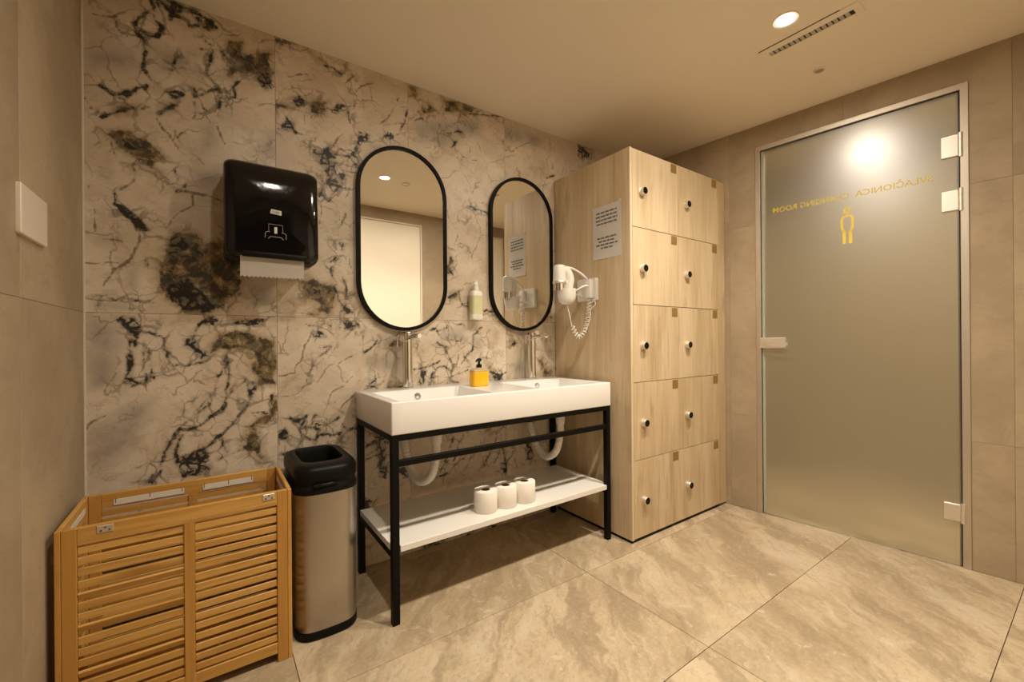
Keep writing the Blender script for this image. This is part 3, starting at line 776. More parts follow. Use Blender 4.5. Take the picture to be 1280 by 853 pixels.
# ---- front wall (behind the camera, seen in the mirrors) with two cream doors and a passage
wf = bmesh.new()
opens = [(XL, vest_x1, 2.25), (0.95, 1.817, 2.300), (2.10, 2.850, 2.300)]
xs = vest_x1
for (a, b, h) in opens[1:]:
    bm_box(xs, a, YF - 0.12, YF - 0.0, 0, ZC + .1, bm=wf); bm_box(a, b, YF - 0.12, YF - 0.0, h, ZC + .1, bm=wf); xs = b
bm_box(xs, FRONT_R.x + 0.10, YF - 0.12, YF, 0, ZC + .1, bm=wf)
bm_box(XL, vest_x1, YF - 0.12, YF, 2.25, ZC + .1, bm=wf)
wall_front = obj("wall_front", wf, M['stone'], sm=False)
tag(wall_front, "beige stone wall facing the mirrors, with two cream doors", None, None, "structure")
for k, (a, b, h) in enumerate(opens[1:]):
    d = thing("door_%d" % (k + 2), ((a + b) / 2, YF - 0.03, 0), ["plain cream door reflected in the mirror beside the towel dispenser", "narrow cream door reflected in the mirror beside the lockers"][k], None, None, "structure")
    fr = bmesh.new()
    bm_box(a, a + 0.016, YF - 0.10, YF + 0.004, 0, h, bm=fr); bm_box(b - 0.016, b, YF - 0.10, YF + 0.004, 0, h, bm=fr); bm_box(a + .016, b - .016, YF - 0.10, YF + 0.004, h - 0.016, h, bm=fr)
    obj("door_frame", fr, M['trim'], d, sm=False)
    obj("door_leaf", bm_box(a + 0.019, b - 0.019, YF - 0.045, YF - 0.003, 0.006, h - 0.019, 0.0015), M['white_door'], d, sm=False)
    hx = a + 0.09
    obj("door_handle", bm_tube([(hx, YF - 0.003, 1.05), (hx, YF + 0.045, 1.05), (hx + 0.02, YF + 0.05, 1.05), (hx + 0.12, YF + 0.05, 1.05)], 0.009), M['satin'], d)
# passage the camera looks out of
wv = obj("wall_passage", bm_box(vest_x1, vest_x1 + 0.12, vest_y, YF - 0.12, -0.06, ZC + .1), M['plaster'], sm=False); tag(wv, "plastered side wall of the passage", None, None, "structure")
wv = obj("wall_passage_end", bm_box(XL - 0.12, vest_x1 + 0.12, vest_y - 0.1, vest_y, -0.06, ZC + .1), M['plaster'], sm=False); tag(wv, "plastered end wall of the passage", None, None, "structure")
fv = obj("floor_passage", bm_box(XL, vest_x1, vest_y, YF, -0.06, 0.0), M['floor'], sm=False); tag(fv, "stone floor of the passage", None, None, "structure")
cv = obj("ceiling_passage", bm_box(XL - .1, vest_x1 + .1, vest_y, YF - 0.1, ZC, ZC + 0.1), M['ceiling'], sm=False); tag(cv, "painted ceiling of the passage", None, None, "structure")

# ---- hall behind the frosted door
def hall_box(name, s0, s1, t0, t1, z0, z1, mat, label):
    o = obj(name, bm_prism([(s0, z0), (s1, z0), (s1, z1), (s0, z1)], wall_map, t0, t1), mat, sm=False)
    return tag(o, label, None, None, "structure")
HS0, HS1, HT = 0.35, 2.55, 1.65
hall_box("floor_hall", HS0, HS1, 0.12, HT, -0.06, 0.0, M['floor'], "stone floor of the hall behind the glass door")
hall_box("ceiling_hall", HS0, HS1, 0.12, HT, ZC + 0.05, ZC + 0.15, M['ceiling'], "ceiling of the hall behind the glass door")
hall_box("wall_hall_far", HS0 - .1, HS1 + .1, HT, HT + 0.1, -0.06, ZC + 0.15, M['plaster'], "far wall of the hall behind the glass door")
hall_box("wall_hall_side", HS0 - 0.1, HS0, 0.12, HT, -0.06, ZC + 0.15, M['plaster'], "side wall of the hall near the lockers")
hall_box("wall_hall_end", HS1, HS1 + 0.1, 0.12, HT, -0.06, ZC + 0.15, M['plaster'], "end wall of the hall behind the glass door")
th = obj("floor_threshold", bm_prism([(DS0, -0.06), (DS1, -0.06), (DS1, -0.0005), (DS0, -0.0005)], wall_map, 0.0, 0.12), M['floor'], sm=False); tag(th, "stone threshold under the glass door", None, None, "structure")

# ---- the frosted glass door
door = thing("door_1", W((DS0 + DS1) / 2, 0, 0), "frosted glass door with yellow mirrored lettering and a figure pictogram", None, None, "structure")
FW = 0.029
fr = bm_prism([(DS0, 0), (DS0 + FW, 0), (DS0 + FW, DZ - FW), (DS1 - FW, DZ - FW), (DS1 - FW, 0), (DS1, 0), (DS1, DZ), (DS0, DZ)], wall_map, -0.006, 0.11, 0.002)
obj("door_frame", fr, M['alu'], door, sm=False)
# rebate stop behind the glass, dark seal
seal = bm_prism([(DS0 + FW, 0), (DS0 + FW + .010, 0), (DS0 + FW + .010, DZ - FW - .010), (DS1 - FW - .010, DZ - FW - .010), (DS1 - FW - .010, 0), (DS1 - FW, 0), (DS1 - FW, DZ - FW), (DS0 + FW, DZ - FW)], wall_map, 0.020, 0.030)
obj("seal", seal, M['black_matt'], door, sm=False)
GS0, GS1, GZ0, GZ1 = DS0 + FW + 0.004, DS1 - FW - 0.004, 0.006, DZ - FW - 0.006
GT0, GT1 = 0.006, 0.016
gl = bm_prism([(GS0, GZ0), (GS1, GZ0), (GS1, GZ1), (GS0, GZ1)], wall_map, GT0, GT1)
glass = obj("glass_pane", gl, M['glass'], door, sm=False)
glass.data.materials.append(M['glass_edge']); glass.data.materials.append(mat_clear_face())
for p in glass.data.polygons:
    if abs(p.normal.dot(NW)) < 0.9: p.material_index = 1
    elif p.normal.dot(NW) > 0: p.material_index = 2          # smooth hall side
# polished clear margin strip down the lock side
obj("edge_strip", bm_prism([(GS0, GZ0), (GS0 + 0.014, GZ0), (GS0 + 0.014, GZ1), (GS0, GZ1)], wall_map, GT0 - 0.0006, GT0), M['glass_edge'], door, sm=False)
def hinge(zc, hh):
    h = obj("hinge", bm_prism(rrect(1.6485, zc, 0.0285, hh / 2, 0.003, 2), wall_map, GT0 - 0.012, GT0, 0.0015), M['satin'], door, sm=False)
    kb = bmesh.new()
    for (za, zb) in ((zc - hh / 2 - .006, zc - hh / 4), (zc - hh / 4 + .001, zc + hh / 4 - .001), (zc + hh / 4, zc + hh / 2 + .006)):
        p = W(1.6855, GT0 - 0.010, 0)
        bm_lathe([(0.0085, za), (0.0085, zb)], p, 'z', 14, kb)
    obj("hinge_barrel", kb, M['satin'], h)
for zc, hh in ((1.993, 0.10), (1.735, 0.094), (0.255, 0.080)): hinge(zc, hh)
hb = obj("handle", bm_prism(rrect(0.893, 1.058, 0.068, 0.032, 0.004, 2), wall_map, GT0 - 0.022, GT0, 0.002), M['satin'], door, sm=False)
# lever: a tapering bar running back over the lock case
lv = bmesh.new()
rings = []
for (s, t, w, h) in ((0.852, -0.026, 0.010, 0.006), (0.858, -0.046, 0.010, 0.008), (0.880, -0.056, 0.008, 0.010), (0.935, -0.058, 0.006, 0.010), (0.985, -0.058, 0.005, 0.009)):
    zc = 1.060 - (s - 0.852) * 0.06
    rings.append([W(s, GT0 + t - w / 2 * 0.6, zc - h), W(s, GT0 + t + w / 2 * 0.6, zc - h), W(s, GT0 + t + w / 2 * 0.6, zc + h), W(s, GT0 + t - w / 2 * 0.6, zc + h)])
rings.insert(0, [W(0.852, GT0 - 0.021, 1.060 - 0.006), W(0.842, GT0 - 0.021, 1.060 - 0.006), W(0.842, GT0 - 0.021, 1.060 + 0.006), W(0.852, GT0 - 0.021, 1.060 + 0.006)])
bm_loft(rings, True, True, lv)
obj("lever", lv, M['satin'], hb)

def text_bm(body, bold=0.0):
    cu = bpy.data.curves.new("lettering", 'FONT'); cu.body = body; cu.size = 1.0; cu.offset = bold; cu.resolution_u = 2
    o = bpy.data.objects.new("lettering", cu); col.objects.link(o)
    bpy.context.view_layer.update()
    dg = bpy.context.evaluated_depsgraph_get()
    me = bpy.data.meshes.new_from_object(o.evaluated_get(dg))
    b = bmesh.new(); b.from_mesh(me)
    bpy.data.objects.remove(o); bpy.data.curves.remove(cu); bpy.data.meshes.remove(me)
    return b
def fit_text(body, fn, width, height, cap=0.70, bold=0.0):
    b = text_bm(body, bold)
    x0 = min(v.co.x for v in b.verts); x1 = max(v.co.x for v in b.verts)
    for v in b.verts: v.co = fn((v.co.x - x0) / (x1 - x0) * width, v.co.y / cap * height)
    return b
GF = GT0 - 0.0007
for body, s_start, wd in (("SVLA\u010cIONICA", 1.592, 0.300), ("CHANGING ROOM", 1.266, 0.369)):
    obj("lettering", fit_text(body, lambda x, y: W(s_start - x, GF, 1.849 + y), wd, 0.031, bold=0.007), M['gold'], door, sm=False)
def ribbon(pts, w, fn, closed=False, bm=None):
    b = bm or bmesh.new()
    n = len(pts); L = []; Rr = []
    for i in range(n):
        p = Vector(pts[i]); a = Vector(pts[i - 1]) if (i > 0 or closed) else p; c = Vector(pts[(i + 1) % n]) if (i < n - 1 or closed) else p
        t = (c - a).normalized(); nn = Vector((-t.y, t.x)) * w / 2
        L.append(b.verts.new(fn(*(p + nn)))); Rr.append(b.verts.new(fn(*(p - nn))))
    for i in range(n if closed else n - 1):
        k = (i + 1) % n
        b.faces.new((L[i], Rr[i], Rr[k], L[k]))
    return b
pm = lambda a, b_: W(1.257 + a, GF, b_)
pg = ribbon([(0.0125 * math.cos(a * math.pi / 10), 1.783 + 0.0135 * math.sin(a * math.pi / 10)) for a in range(20)], 0.0095, pm, True)
body = [(-0.013, 1.668), (-0.023, 1.688), (-0.0245, 1.735), (-0.018, 1.750), (0.0, 1.755), (0.018, 1.750), (0.0245, 1.735), (0.023, 1.688), (0.013, 1.668)]
ribbon(body, 0.0115, pm, False, pg)
ribbon([(-0.0135, 1.602), (-0.0135, 1.674)], 0.0150, pm, False, pg); ribbon([(0.0135, 1.602), (0.0135, 1.674)], 0.0150, pm, False, pg)
obj("pictogram", pg, M['gold'], door, sm=False)

# ================================================================== CEILING FITTINGS
def downlight(x, y, label, beam=1.0):
    d = thing("downlight", (x, y, ZC), label, "ceiling light", "round downlights in the ceiling")
    obj("ring", bm_lathe([(0.034, 0.0), (0.035, -0.004), (0.046, -0.005), (0.048, -0.002), (0.048, -0.0002), (0.034, -0.0002)], (x, y, ZC), 'z', 36, cap=False), M['ceiling'], d)
    obj("lens", bm_lathe([(0.0336, -0.0018), (0.030, -0.0030), (0.0, -0.0034)], (x, y, ZC), "z", 32, cap=False), mat_emit("downlight_lens", LIGHT_COL, LAMP_L * beam), d)
    ld = bpy.data.lights.new("beam", 'SPOT'); ld.energy = SPOT_W * beam; ld.color = LIGHT_COL; ld.spot_size = math.radians(125); ld.spot_blend = 1.0; ld.shadow_soft_size = 0.030
    lo = bpy.data.objects.new("beam", ld); col.objects.link(lo); lo.parent = d; lo.location = (0, 0, -0.012)
downlight(1.957, 0.783, "lit round downlight in the ceiling beside the slot vent")
downlight(1.156, 0.730, "lit round downlight in the ceiling, reflected in the mirror beside the towel dispenser")
downlight(0.330, 0.680, "lit round downlight in the ceiling above the hamper end of the room", 0.5)
p = W(1.62, 0.50, 0)  # light added out of view, brightening the hall and the frosted glass
d = thing("hall_added_light", (p.x, p.y, ZC + 0.05), "added unseen light in the hall behind the glass door", "ceiling light")
obj("ring", bm_lathe([(0.046, -0.0002), (0.047, -0.004), (0.058, -0.005), (0.060, -0.0002)], (p.x, p.y, ZC + .05), 'z', 32, cap=False), M['ceiling'], d)
obj("lens", bm_lathe([(0.0458, -0.002), (0.0, -0.003)], (p.x, p.y, ZC + .05), 'z', 32, cap=False), M['hall_fill'], d)

v = thing("slot_vent", (2.125, 0.762, ZC), "narrow white slot air vent in the ceiling by the downlight", "vent")
vx0, vx1, vy0, vy1 = 2.085, 2.172, 0.575, 0.950
fr = bmesh.new()
bm_box(vx0, 2.122, vy0, vy1, ZC - 0.003, ZC - 0.0003, bm=fr); bm_box(2.156, vx1, vy0, vy1, ZC - 0.003, ZC - 0.0003, bm=fr)
bm_box(2.122, 2.156, vy0, 0.602, ZC - 0.003, ZC - 0.0003, bm=fr); bm_box(2.122, 2.156, 0.922, vy1, ZC - 0.003, ZC - 0.0003, bm=fr)
obj("face_plate", fr, M['ceiling'], v, sm=False)
obj("slot_shade", bm_box(2.122, 2.156, 0.602, 0.922, ZC - 0.0012, ZC - 0.0003), M['dark'], v, sm=False)  # flat dark panel painted as the shaded depth of the slot
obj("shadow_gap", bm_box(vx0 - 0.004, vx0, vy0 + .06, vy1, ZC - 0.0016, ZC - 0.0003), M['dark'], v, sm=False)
b0 = None
for k in range(15):
    y = 0.618 + k * 0.0205
    if b0 is None: b0 = obj("louvre", bm_box(2.1225, 2.1555, y, y + 0.0145, ZC - 0.0028, ZC - 0.0012), M['vent_pale'], v, loc=(2.14, y, ZC), sm=False)
    else: copy_part(b0, v, (0, k * 0.0205, 0))
def disc_fitting(name, x, y, r, label, cat, mat):
    d = thing(name, (x, y, ZC), label, cat)
    obj("rim", bm_lathe([(r, -0.0002), (r, -0.006), (r * 0.86, -0.009), (r * 0.80, -0.004)], (x, y, ZC), 'z', 28, cap=False), M['ceiling'], d)
    obj("core", bm_lathe([(r * 0.80, -0.004), (r * 0.4, -0.006), (0.0, -0.0065)], (x, y, ZC), 'z', 28, cap=False), mat, d)
disc_fitting("sprinkler_cover", 2.462, 0.837, 0.024, "small flat round sprinkler cover in the ceiling near the glass door", "sprinkler", M['vent_grey'])
disc_fitting("ceiling_sensor", 1.700, 0.790, 0.026, "small round grey sensor in the ceiling between two downlights", "sensor", M['vent_grey'])
disc_fitting("ceiling_speaker", 1.350, 0.690, 0.034, "flat round cream cover in the ceiling close to the reflected downlight", "cover", M['ceiling'])

# ================================================================== LOCKERS
LX0, LX1, LYF, LZ = 1.815, 2.690, 1.480, 2.112
lk = thing("locker_cabinet", ((LX0 + LX1) / 2, 1.78, 0), "tall light oak locker cabinet with ten small doors, by the glass door", "locker")
T = 0.018
obj("plinth", bm_box(LX0 + 0.006, LX1, LYF + 0.006, 2.075, 0.0, 0.016), M['black_matt'], lk, sm=False)
sp = obj("side_panel", bm_box(LX0, LX0 + T, LYF, 2.082, 0.016, LZ, 0.0006), M['oak'], lk, sm=False)
obj("edge_band", bm_box(LX0, LX0 + T, LYF - 0.001, LYF, 0.016, LZ), M['oak_edge'], sp, sm=False)
obj("side_panel", bm_box(LX1 - T, LX1, LYF + 0.02, 2.075, 0.016, LZ, 0.0006), M['oak'], lk, sm=False)
obj("top_panel", bm_box(LX0 + T, LX1 - T, LYF + 0.002, 2.082, LZ - T, LZ, 0.0006), M['oak'], lk, sm=False)
obj("back_panel", bm_box(LX0 + T, LX1 - T, 2.070, 2.082, 0.016, LZ - T), M['oak'], lk, sm=False)
obj("gap_shade_sheet", bm_box(LX0 + T, LX1 - T, LYF + 0.022, LYF + 0.034, 0.016, LZ - T), M['dark'], lk, sm=False)  # dark sheet standing for the shade behind the door gaps
obj("filler_strip", bm_prism([(2.679, 1.481), (2.7645, 1.481), (2.7625, 1.499), (2.679, 1.499)], plan, 0.016, LZ - 0.004), M['oak'], lk, sm=False)
rows = [0.018 + k * 0.4186 for k in range(6)]
cols = [(LX0 + T + 0.0030, 2.2440), (2.2465, 2.6775)]
for ci, (xa, xb) in enumerate(cols):
    proto = None
    for r in range(5):
        z0, z1 = rows[r] + 0.0016, rows[r + 1] - 0.0016
        if proto is None:
            dr = obj("door", bm_box(xa, xb, LYF - 0.001, LYF + 0.018, z0, z1, 0.0008), M['oak'], lk, loc=(xa, LYF, z0), sm=False)
            kx, kz = xa + 0.078, z0 + 0.196
            kn = obj("lock_knob", bm_lathe([(0.0235, 0.0), (0.0235, -0.004), (0.0215, -0.005), (0.0215, -0.022), (0.0205, -0.025), (0.0, -0.025)], (kx, LYF - 0.001, kz), 'y', 24, cap=False), M['satin'], dr, loc=(kx, LYF - 0.001, kz))
            kc = obj("knob_face", bm_lathe([(0.0185, -0.0250), (0.0180, -0.0266), (0.004, -0.0266), (0.0035, -0.025), (0.0, -0.025)], (kx, LYF - 0.001, kz), 'y', 24, cap=False), M['black_matt'], dr, loc=(kx, LYF - 0.001, kz))
            px = xb - 0.066
            pl = obj("number_plate", bm_box(px, px + 0.054, LYF - 0.0022, LYF - 0.001, z1 - 0.055, z1 - 0.004, 0.0004), M['plate_gold'], dr, loc=(px, LYF, z1 - 0.055), sm=False)
            proto = (dr, kn, kc, pl)
        else:
            o = copy_part(proto[0], lk, (0, 0, r * 0.4186))
            for q in proto[1:]: copy_part(q, o, (0, 0, 0))

# ---- notice on the locker side
nx = LX0 - 0.0008
nt = thing("notice_sheet", (nx, 1.640, 1.545), "white printed notice sheet taped to the oak locker side above the hair dryer", "notice")
b = bmesh.new()
N = 8
g0 = [[b.verts.new((nx - 0.0012 * math.sin(i / N * math.pi) - (0.003 if (j == 0) else 0) * (i / N), 1.537 + 0.208 * i / N, 1.545 + 0.299 * j / N)) for i in range(N + 1)] for j in range(N + 1)]
for j in range(N):
    for i in range(N): b.faces.new((g0[j][i], g0[j][i + 1], g0[j + 1][i + 1], g0[j + 1][i]))
bmesh.ops.solidify(b, geom=b.faces[:], thickness=0.0004)
obj("sheet", b, M['paper'], nt, sm=False)
random.seed(5)
for (zc, w0) in ((1.806, .150), (1.785, .158), (1.764, .158), (1.743, .148), (1.662, .140), (1.643, .118), (1.624, .156), (1.605, .086)):
    b = bmesh.new()
    y = 1.641 + w0 / 2
    while y > 1.641 - w0 / 2:
        wl = random.uniform(0.014, 0.034)
        y1 = max(y - wl, 1.641 - w0 / 2)
        # a word: letter-sized strokes too small to read
        yy_ = y
        while yy_ > y1:
            hh = random.choice((0.0036, 0.0036, 0.0052))
            bm_box(nx - 0.0024, nx - 0.0019, max(yy_ - 0.0024, y1), yy_, zc - 0.0036, zc + hh, bm=b); yy_ -= 0.0034
        y = y1 - 0.006
    obj("print_line", b, M['ink'], nt, sm=False)
for yy_, zz in ((1.541, 1.846), (1.742, 1.842)):
    obj("tape", bm_box(nx - 0.0024, nx - 0.0016, yy_ - 0.008, yy_ + 0.008, zz - 0.007, zz + 0.006), M['tape'], nt, sm=False)

# ---- hair dryer holder and hair dryer
HY, HZ = 1.785, 1.378
hd = thing("hair_dryer", (LX0, HY, 1.31), "white wall hair dryer with coiled cord on the oak locker side", "hair dryer")
hh_ = hd
obj("wall_plate", bm_prism(rrect(HY, HZ, 0.078, 0.066, 0.010, 4), lambda u, v, t: Vector((LX0 - t, u, v)), 0.018, -0.001, 0.003), M['white_plastic'], hh_)
obj("socket_block", bm_box(LX0 - 0.050, LX0 - 0.018, HY - 0.062, HY - 0.012, HZ - 0.052, HZ + 0.055, 0.008, 2), M['white_plastic'], hh_)
# bracket: two arms leaving the plate and a ring that carries the dryer
arm = bm_tube(spline([(LX0 - 0.016, HY - 0.045, HZ + 0.018), (LX0 - 0.075, HY - 0.040, HZ + 0.016), (LX0 - 0.115, HY - 0.010, HZ - 0.010), (LX0 - 0.120, HY + 0.035, HZ - 0.012)], 6), 0.0055)
bm_tube(spline([(LX0 - 0.016, HY + 0.045, HZ - 0.034), (LX0 - 0.075, HY + 0.020, HZ - 0.032), (LX0 - 0.130, HY - 0.020, HZ - 0.030)], 6), 0.0065, bm=arm)
obj("bracket", arm, M['white_plastic'], hh_)
cupc = Vector((1.655, 1.800, 1.335))
cup = bm_lathe([(0.0, -0.046), (0.026, -0.044), (0.042, -0.032), (0.050, -0.010), (0.053, 0.020), (0.054, 0.042), (0.050, 0.043), (0.047, 0.020), (0.040, -0.006), (0.0, -0.030)], cupc, 'z', 28, cap=False)
obj("cup", cup, M['white_plastic'], hh_)
bc = Vector((1.612, 1.812, 1.455))
obj("barrel", bm_lathe([(0.0, 0.058), (0.022, 0.057), (0.031, 0.052), (0.035, 0.040), (0.036, 0.0), (0.037, -0.030), (0.038, -0.048), (0.034, -0.050), (0.0, -0.050)], bc, 'z', 28, cap=False), M['white_plastic'], hd)
obj("nozzle", bm_lathe([(0.033, -0.050), (0.0325, -0.088), (0.028, -0.088), (0.027, -0.052)], bc, 'z', 28, cap=False), M['chrome'], hd)
obj("ring", bm_lathe([(0.0380, -0.036), (0.0392, -0.040), (0.0392, -0.046), (0.0380, -0.049)], bc, 'z', 28, cap=False), M['satin'], hd)
hdl = bmesh.new()
path = spline([bc + Vector((0.010, -0.004, 0.026)), bc + Vector((0.040, -0.012, 0.020)), bc + Vector((0.056, -0.020, -0.020)), bc + Vector((0.050, -0.018, -0.065)), cupc + Vector((0.004, 0, 0.0)), cupc + Vector((0.0, 0, -0.02))], 6)
nn = len(path)
bm_tube(path, [0.031 - 0.003 * math.sin(i / (nn - 1) * math.pi) for i in range(nn)], 14, hdl)
obj("handle", hdl, M['white_plastic'], hd)
# hanging hook arm that sweeps from the barrel top back to the plate
obj("hook", bm_tube(spline([bc + Vector((0.020, -0.006, 0.048)), bc + Vector((0.075, -0.024, 0.040)), bc + Vector((0.130, -0.040, 0.012)), (LX0 - 0.035, HY - 0.030, HZ + 0.052), (LX0 - 0.028, HY - 0.036, HZ + 0.020)], 7), 0.007), M['white_plastic'], hd)
# coiled cord: from the plate down in a loop and up to the cup
guide = spline([(LX0 - 0.034, HY - 0.036, HZ - 0.050), (LX0 - 0.036, HY - 0.034, HZ - 0.130), (LX0 - 0.050, HY - 0.022, HZ - 0.225), (LX0 - 0.092, HY - 0.006, HZ - 0.275), (LX0 - 0.125, HY + 0.010, HZ - 0.215)], 44)
pts = []
turns = 17.0
n = len(guide)
for i, p in enumerate(guide):
    t = (guide[min(i + 1, n - 1)] - guide[max(i - 1, 0)]).normalized()
    a = Vector((0, 1, 0)) - t * t.y; a.normalize(); c = t.cross(a)
    ph = 2 * math.pi * turns * i / n
    pts.append(p + (a * math.cos(ph) + c * math.sin(ph)) * 0.0125)
pts += spline([pts[-1], Vector((LX0 - 0.140, HY + 0.014, HZ - 0.150)), Vector((LX0 - 0.158, HY + 0.016, HZ - 0.085))], 5)[1:]
obj("coiled_cord", bm_tube(pts, 0.0029, 6), M['white_plastic'], hd)
obj("loop_strap", bm_tube(spline([(LX0 - 0.034, HY - 0.040, HZ - 0.085), (LX0 - 0.030, HY - 0.075, HZ - 0.070), (LX0 - 0.032, HY - 0.080, HZ - 0.095), (LX0 - 0.034, HY - 0.048, HZ - 0.115), (LX0 - 0.038, HY - 0.046, HZ - 0.170), (LX0 - 0.060, HY - 0.030, HZ - 0.250)], 6), 0.0030, 6), M['white_plastic'], hd)

# ================================================================== WASHSTAND
SX0, SX1, SY0, SY1 = 0.556, 1.775, 1.585, 2.082
BZ0, BZ1 = 0.728, 0.855
st = thing("washstand_frame", ((SX0 + SX1) / 2, (SY0 + SY1) / 2, 0), "black steel washstand frame with a white lower shelf, under the double basin", "washstand")
LG = 0.028
legs = [(SX0 + .002, SY0 + .003), (SX1 - .002 - LG, SY0 + .003), (SX0 + .002, SY1 - .035 - LG + .02), (SX1 - .002 - LG, SY1 - .035 - LG + .02)]
l0 = None
for (x, y) in legs:
    if l0 is None:
        l0 = obj("leg", bm_box(x, x + LG, y, y + LG, 0.0, BZ0 - .024, 0.001), M['black_metal'], st, loc=(x, y, 0), sm=False); lx, ly = x, y
    else: copy_part(l0, st, (x - lx, y - ly, 0))
yb = legs[2][1]
rail = lambda *a: obj("rail", bm_box(*a, 0.001), M['black_metal'], st, sm=False)
rail(SX0 + .002, SX1 - .002, SY0 + .003, SY0 + .003 + LG, BZ0 - .024, BZ0 - .0005)
rail(SX0 + .002, SX1 - .002, yb, yb + LG, BZ0 - .024, BZ0 - .0005)
rail(SX0 + .002, SX0 + .002 + LG, SY0 + .003 + LG, yb, BZ0 - .024, BZ0 - .0005)
rail(SX1 - .002 - LG, SX1 - .002, SY0 + .003 + LG, yb, BZ0 - .024, BZ0 - .0005)
obj("towel_rail", bm_box(SX0 + .002 + LG, SX1 - .002 - LG, SY0 + .005, SY0 + .005 + .022, 0.604, 0.628, 0.001), M['black_metal'], st, sm=False)
for (x) in (SX0 + .004, SX1 - .004 - .022):
    rail(x, x + .022, SY0 + .003 + LG, yb, 0.252, 0.276)
SHZ0, SHZ1 = 0.2765, 0.300
sh = [(SX0 + .006, SY0 + .034), (SX0 + .034, SY0 + .034), (SX0 + .034, SY0 + .004), (SX1 - .034, SY0 + .004), (SX1 - .034, SY0 + .034), (SX1 - .006, SY0 + .034), (SX1 - .006, yb - .001), (SX0 + .006, yb - .001)]
obj("shelf", bm_prism(sh, plan, SHZ1, SHZ0, 0.0008), M['shelf_white'], st, sm=False)
for (x, y) in ((SX0 + .001, SY0 + .018), ):
    obj("adjuster_bolt", bm_lathe([(0.0, -0.002), (0.006, -0.002), (0.006, 0.0)], (x + .001, y + .03, BZ0 - .034), 'x', 10, cap=False), M['chrome'], st)

# ---- double basin
bs = thing("double_basin", ((SX0 + SX1) / 2, (SY0 + SY1) / 2, BZ0), "long white ceramic double washbasin on a black steel frame", "washbasin")
b = bmesh.new()
BX = [SX0, 0.598, 1.045, 1.295, 1.735, SX1]
BY = [SY0, SY0 + 0.022, SY1 - 0.125, SY1]
top = [[b.verts.new((x, y, BZ1)) for x in BX] for y in BY]
bot = [[b.verts.new((x, y, BZ0)) for x in BX] for y in BY]
for j in range(3):
    for i in range(5):
        if j == 1 and i in (1, 3):
            q = [top[j][i], top[j][i + 1], top[j + 1][i + 1], top[j + 1][i]]
            ins = (0.012, 0.010, 0.035)
            fl = [b.verts.new((BX[i] + .030, BY[1] + .028, BZ1 - .088)), b.verts.new((BX[i + 1] - .030, BY[1] + .028, BZ1 - .088)), b.verts.new((BX[i + 1] - .030, BY[2] - .022, BZ1 - .078)), b.verts.new((BX[i] + .030, BY[2] - .022, BZ1 - .078))]
            for k in range(4): b.faces.new((q[k], q[(k + 1) % 4], fl[(k + 1) % 4], fl[k]))
            b.faces.new(fl)
        else: b.faces.new((top[j][i], top[j][i + 1], top[j + 1][i + 1], top[j + 1][i]))
        b.faces.new((bot[j][i], bot[j + 1][i], bot[j + 1][i + 1], bot[j][i + 1]))
for i in range(5):
    b.faces.new((bot[0][i], bot[0][i + 1], top[0][i + 1], top[0][i])); b.faces.new((bot[3][i + 1], bot[3][i], top[3][i], top[3][i + 1]))
for j in range(3):
    b.faces.new((bot[j + 1][0], bot[j][0], top[j][0], top[j + 1][0])); b.faces.new((bot[j][5], bot[j + 1][5], top[j + 1][5], top[j][5]))
bmesh.ops.recalc_face_normals(b, faces=b.faces[:])
sharp = [e for e in b.edges if len(e.link_faces) == 2 and e.calc_face_angle(0) > 0.35]
bmesh.ops.bevel(b, geom=sharp, offset=0.005, segments=3, affect='EDGES', profile=0.5)
obj("basin_body", b, M['ceramic'], bs)
for xo in (0.812, 1.552):
    yo = SY1 - 0.132
    obj("overflow_ring", bm_lathe([(0.017, 0.006), (0.017, -0.006), (0.0145, -0.009), (0.009, -0.009), (0.008, -0.002), (0.0, -0.002)], (xo, yo, BZ1 - 0.034), 'y', 22, cap=False), M['chrome'], bs)
for xo in (0.82, 1.515):
    obj("drain_cap", bm_lathe([(0.032, 0.0), (0.032, 0.004), (0.026, 0.006), (0.0, 0.007)], (xo, 1.775, BZ1 - 0.0865), 'z', 24, cap=False), M['chrome'], bs)

# ---- tall taps
def tap(x, label):
    y = 2.022
    t = thing("basin_tap", (x, y, BZ1), label, "tap", "tall chrome basin taps")
    obj("column", bm_lathe([(0.030, 0.0), (0.030, 0.005), (0.0245, 0.008), (0.0245, 0.232), (0.0, 0.232)], (x, y, BZ1), 'z', 28, cap=False), M['chrome'], t)
    obj("head", bm_lathe([(0.0235, 0.234), (0.0255, 0.236), (0.0255, 0.272), (0.022, 0.278), (0.0, 0.279)], (x, y, BZ1), 'z', 28, cap=False), M['chrome'], t)
    obj("spout", bm_tube([(x, y - 0.015, BZ1 + 0.252), (x, y - 0.060, BZ1 + 0.254), (x, y - 0.120, BZ1 + 0.257), (x, y - 0.128, BZ1 + 0.257), (x, y - 0.146, BZ1 + 0.258), (x, y - 0.152, BZ1 + 0.258)], [0.0125, 0.0105, 0.0100, 0.0135, 0.0135, 0.010], 16), M['chrome'], t)
    obj("lever", bm_tube([(x - 0.020, y + 0.002, BZ1 + 0.262), (x - 0.050, y - 0.010, BZ1 + 0.262), (x - 0.056, y - 0.013, BZ1 + 0.255), (x - 0.057, y - 0.014, BZ1 + 0.205)], [0.004, 0.004, 0.004, 0.0035], 10), M['chrome'], t)
tap(0.793, "tall chrome tap under the mirror beside the towel dispenser")
tap(1.572, "tall chrome tap under the mirror beside the lockers")

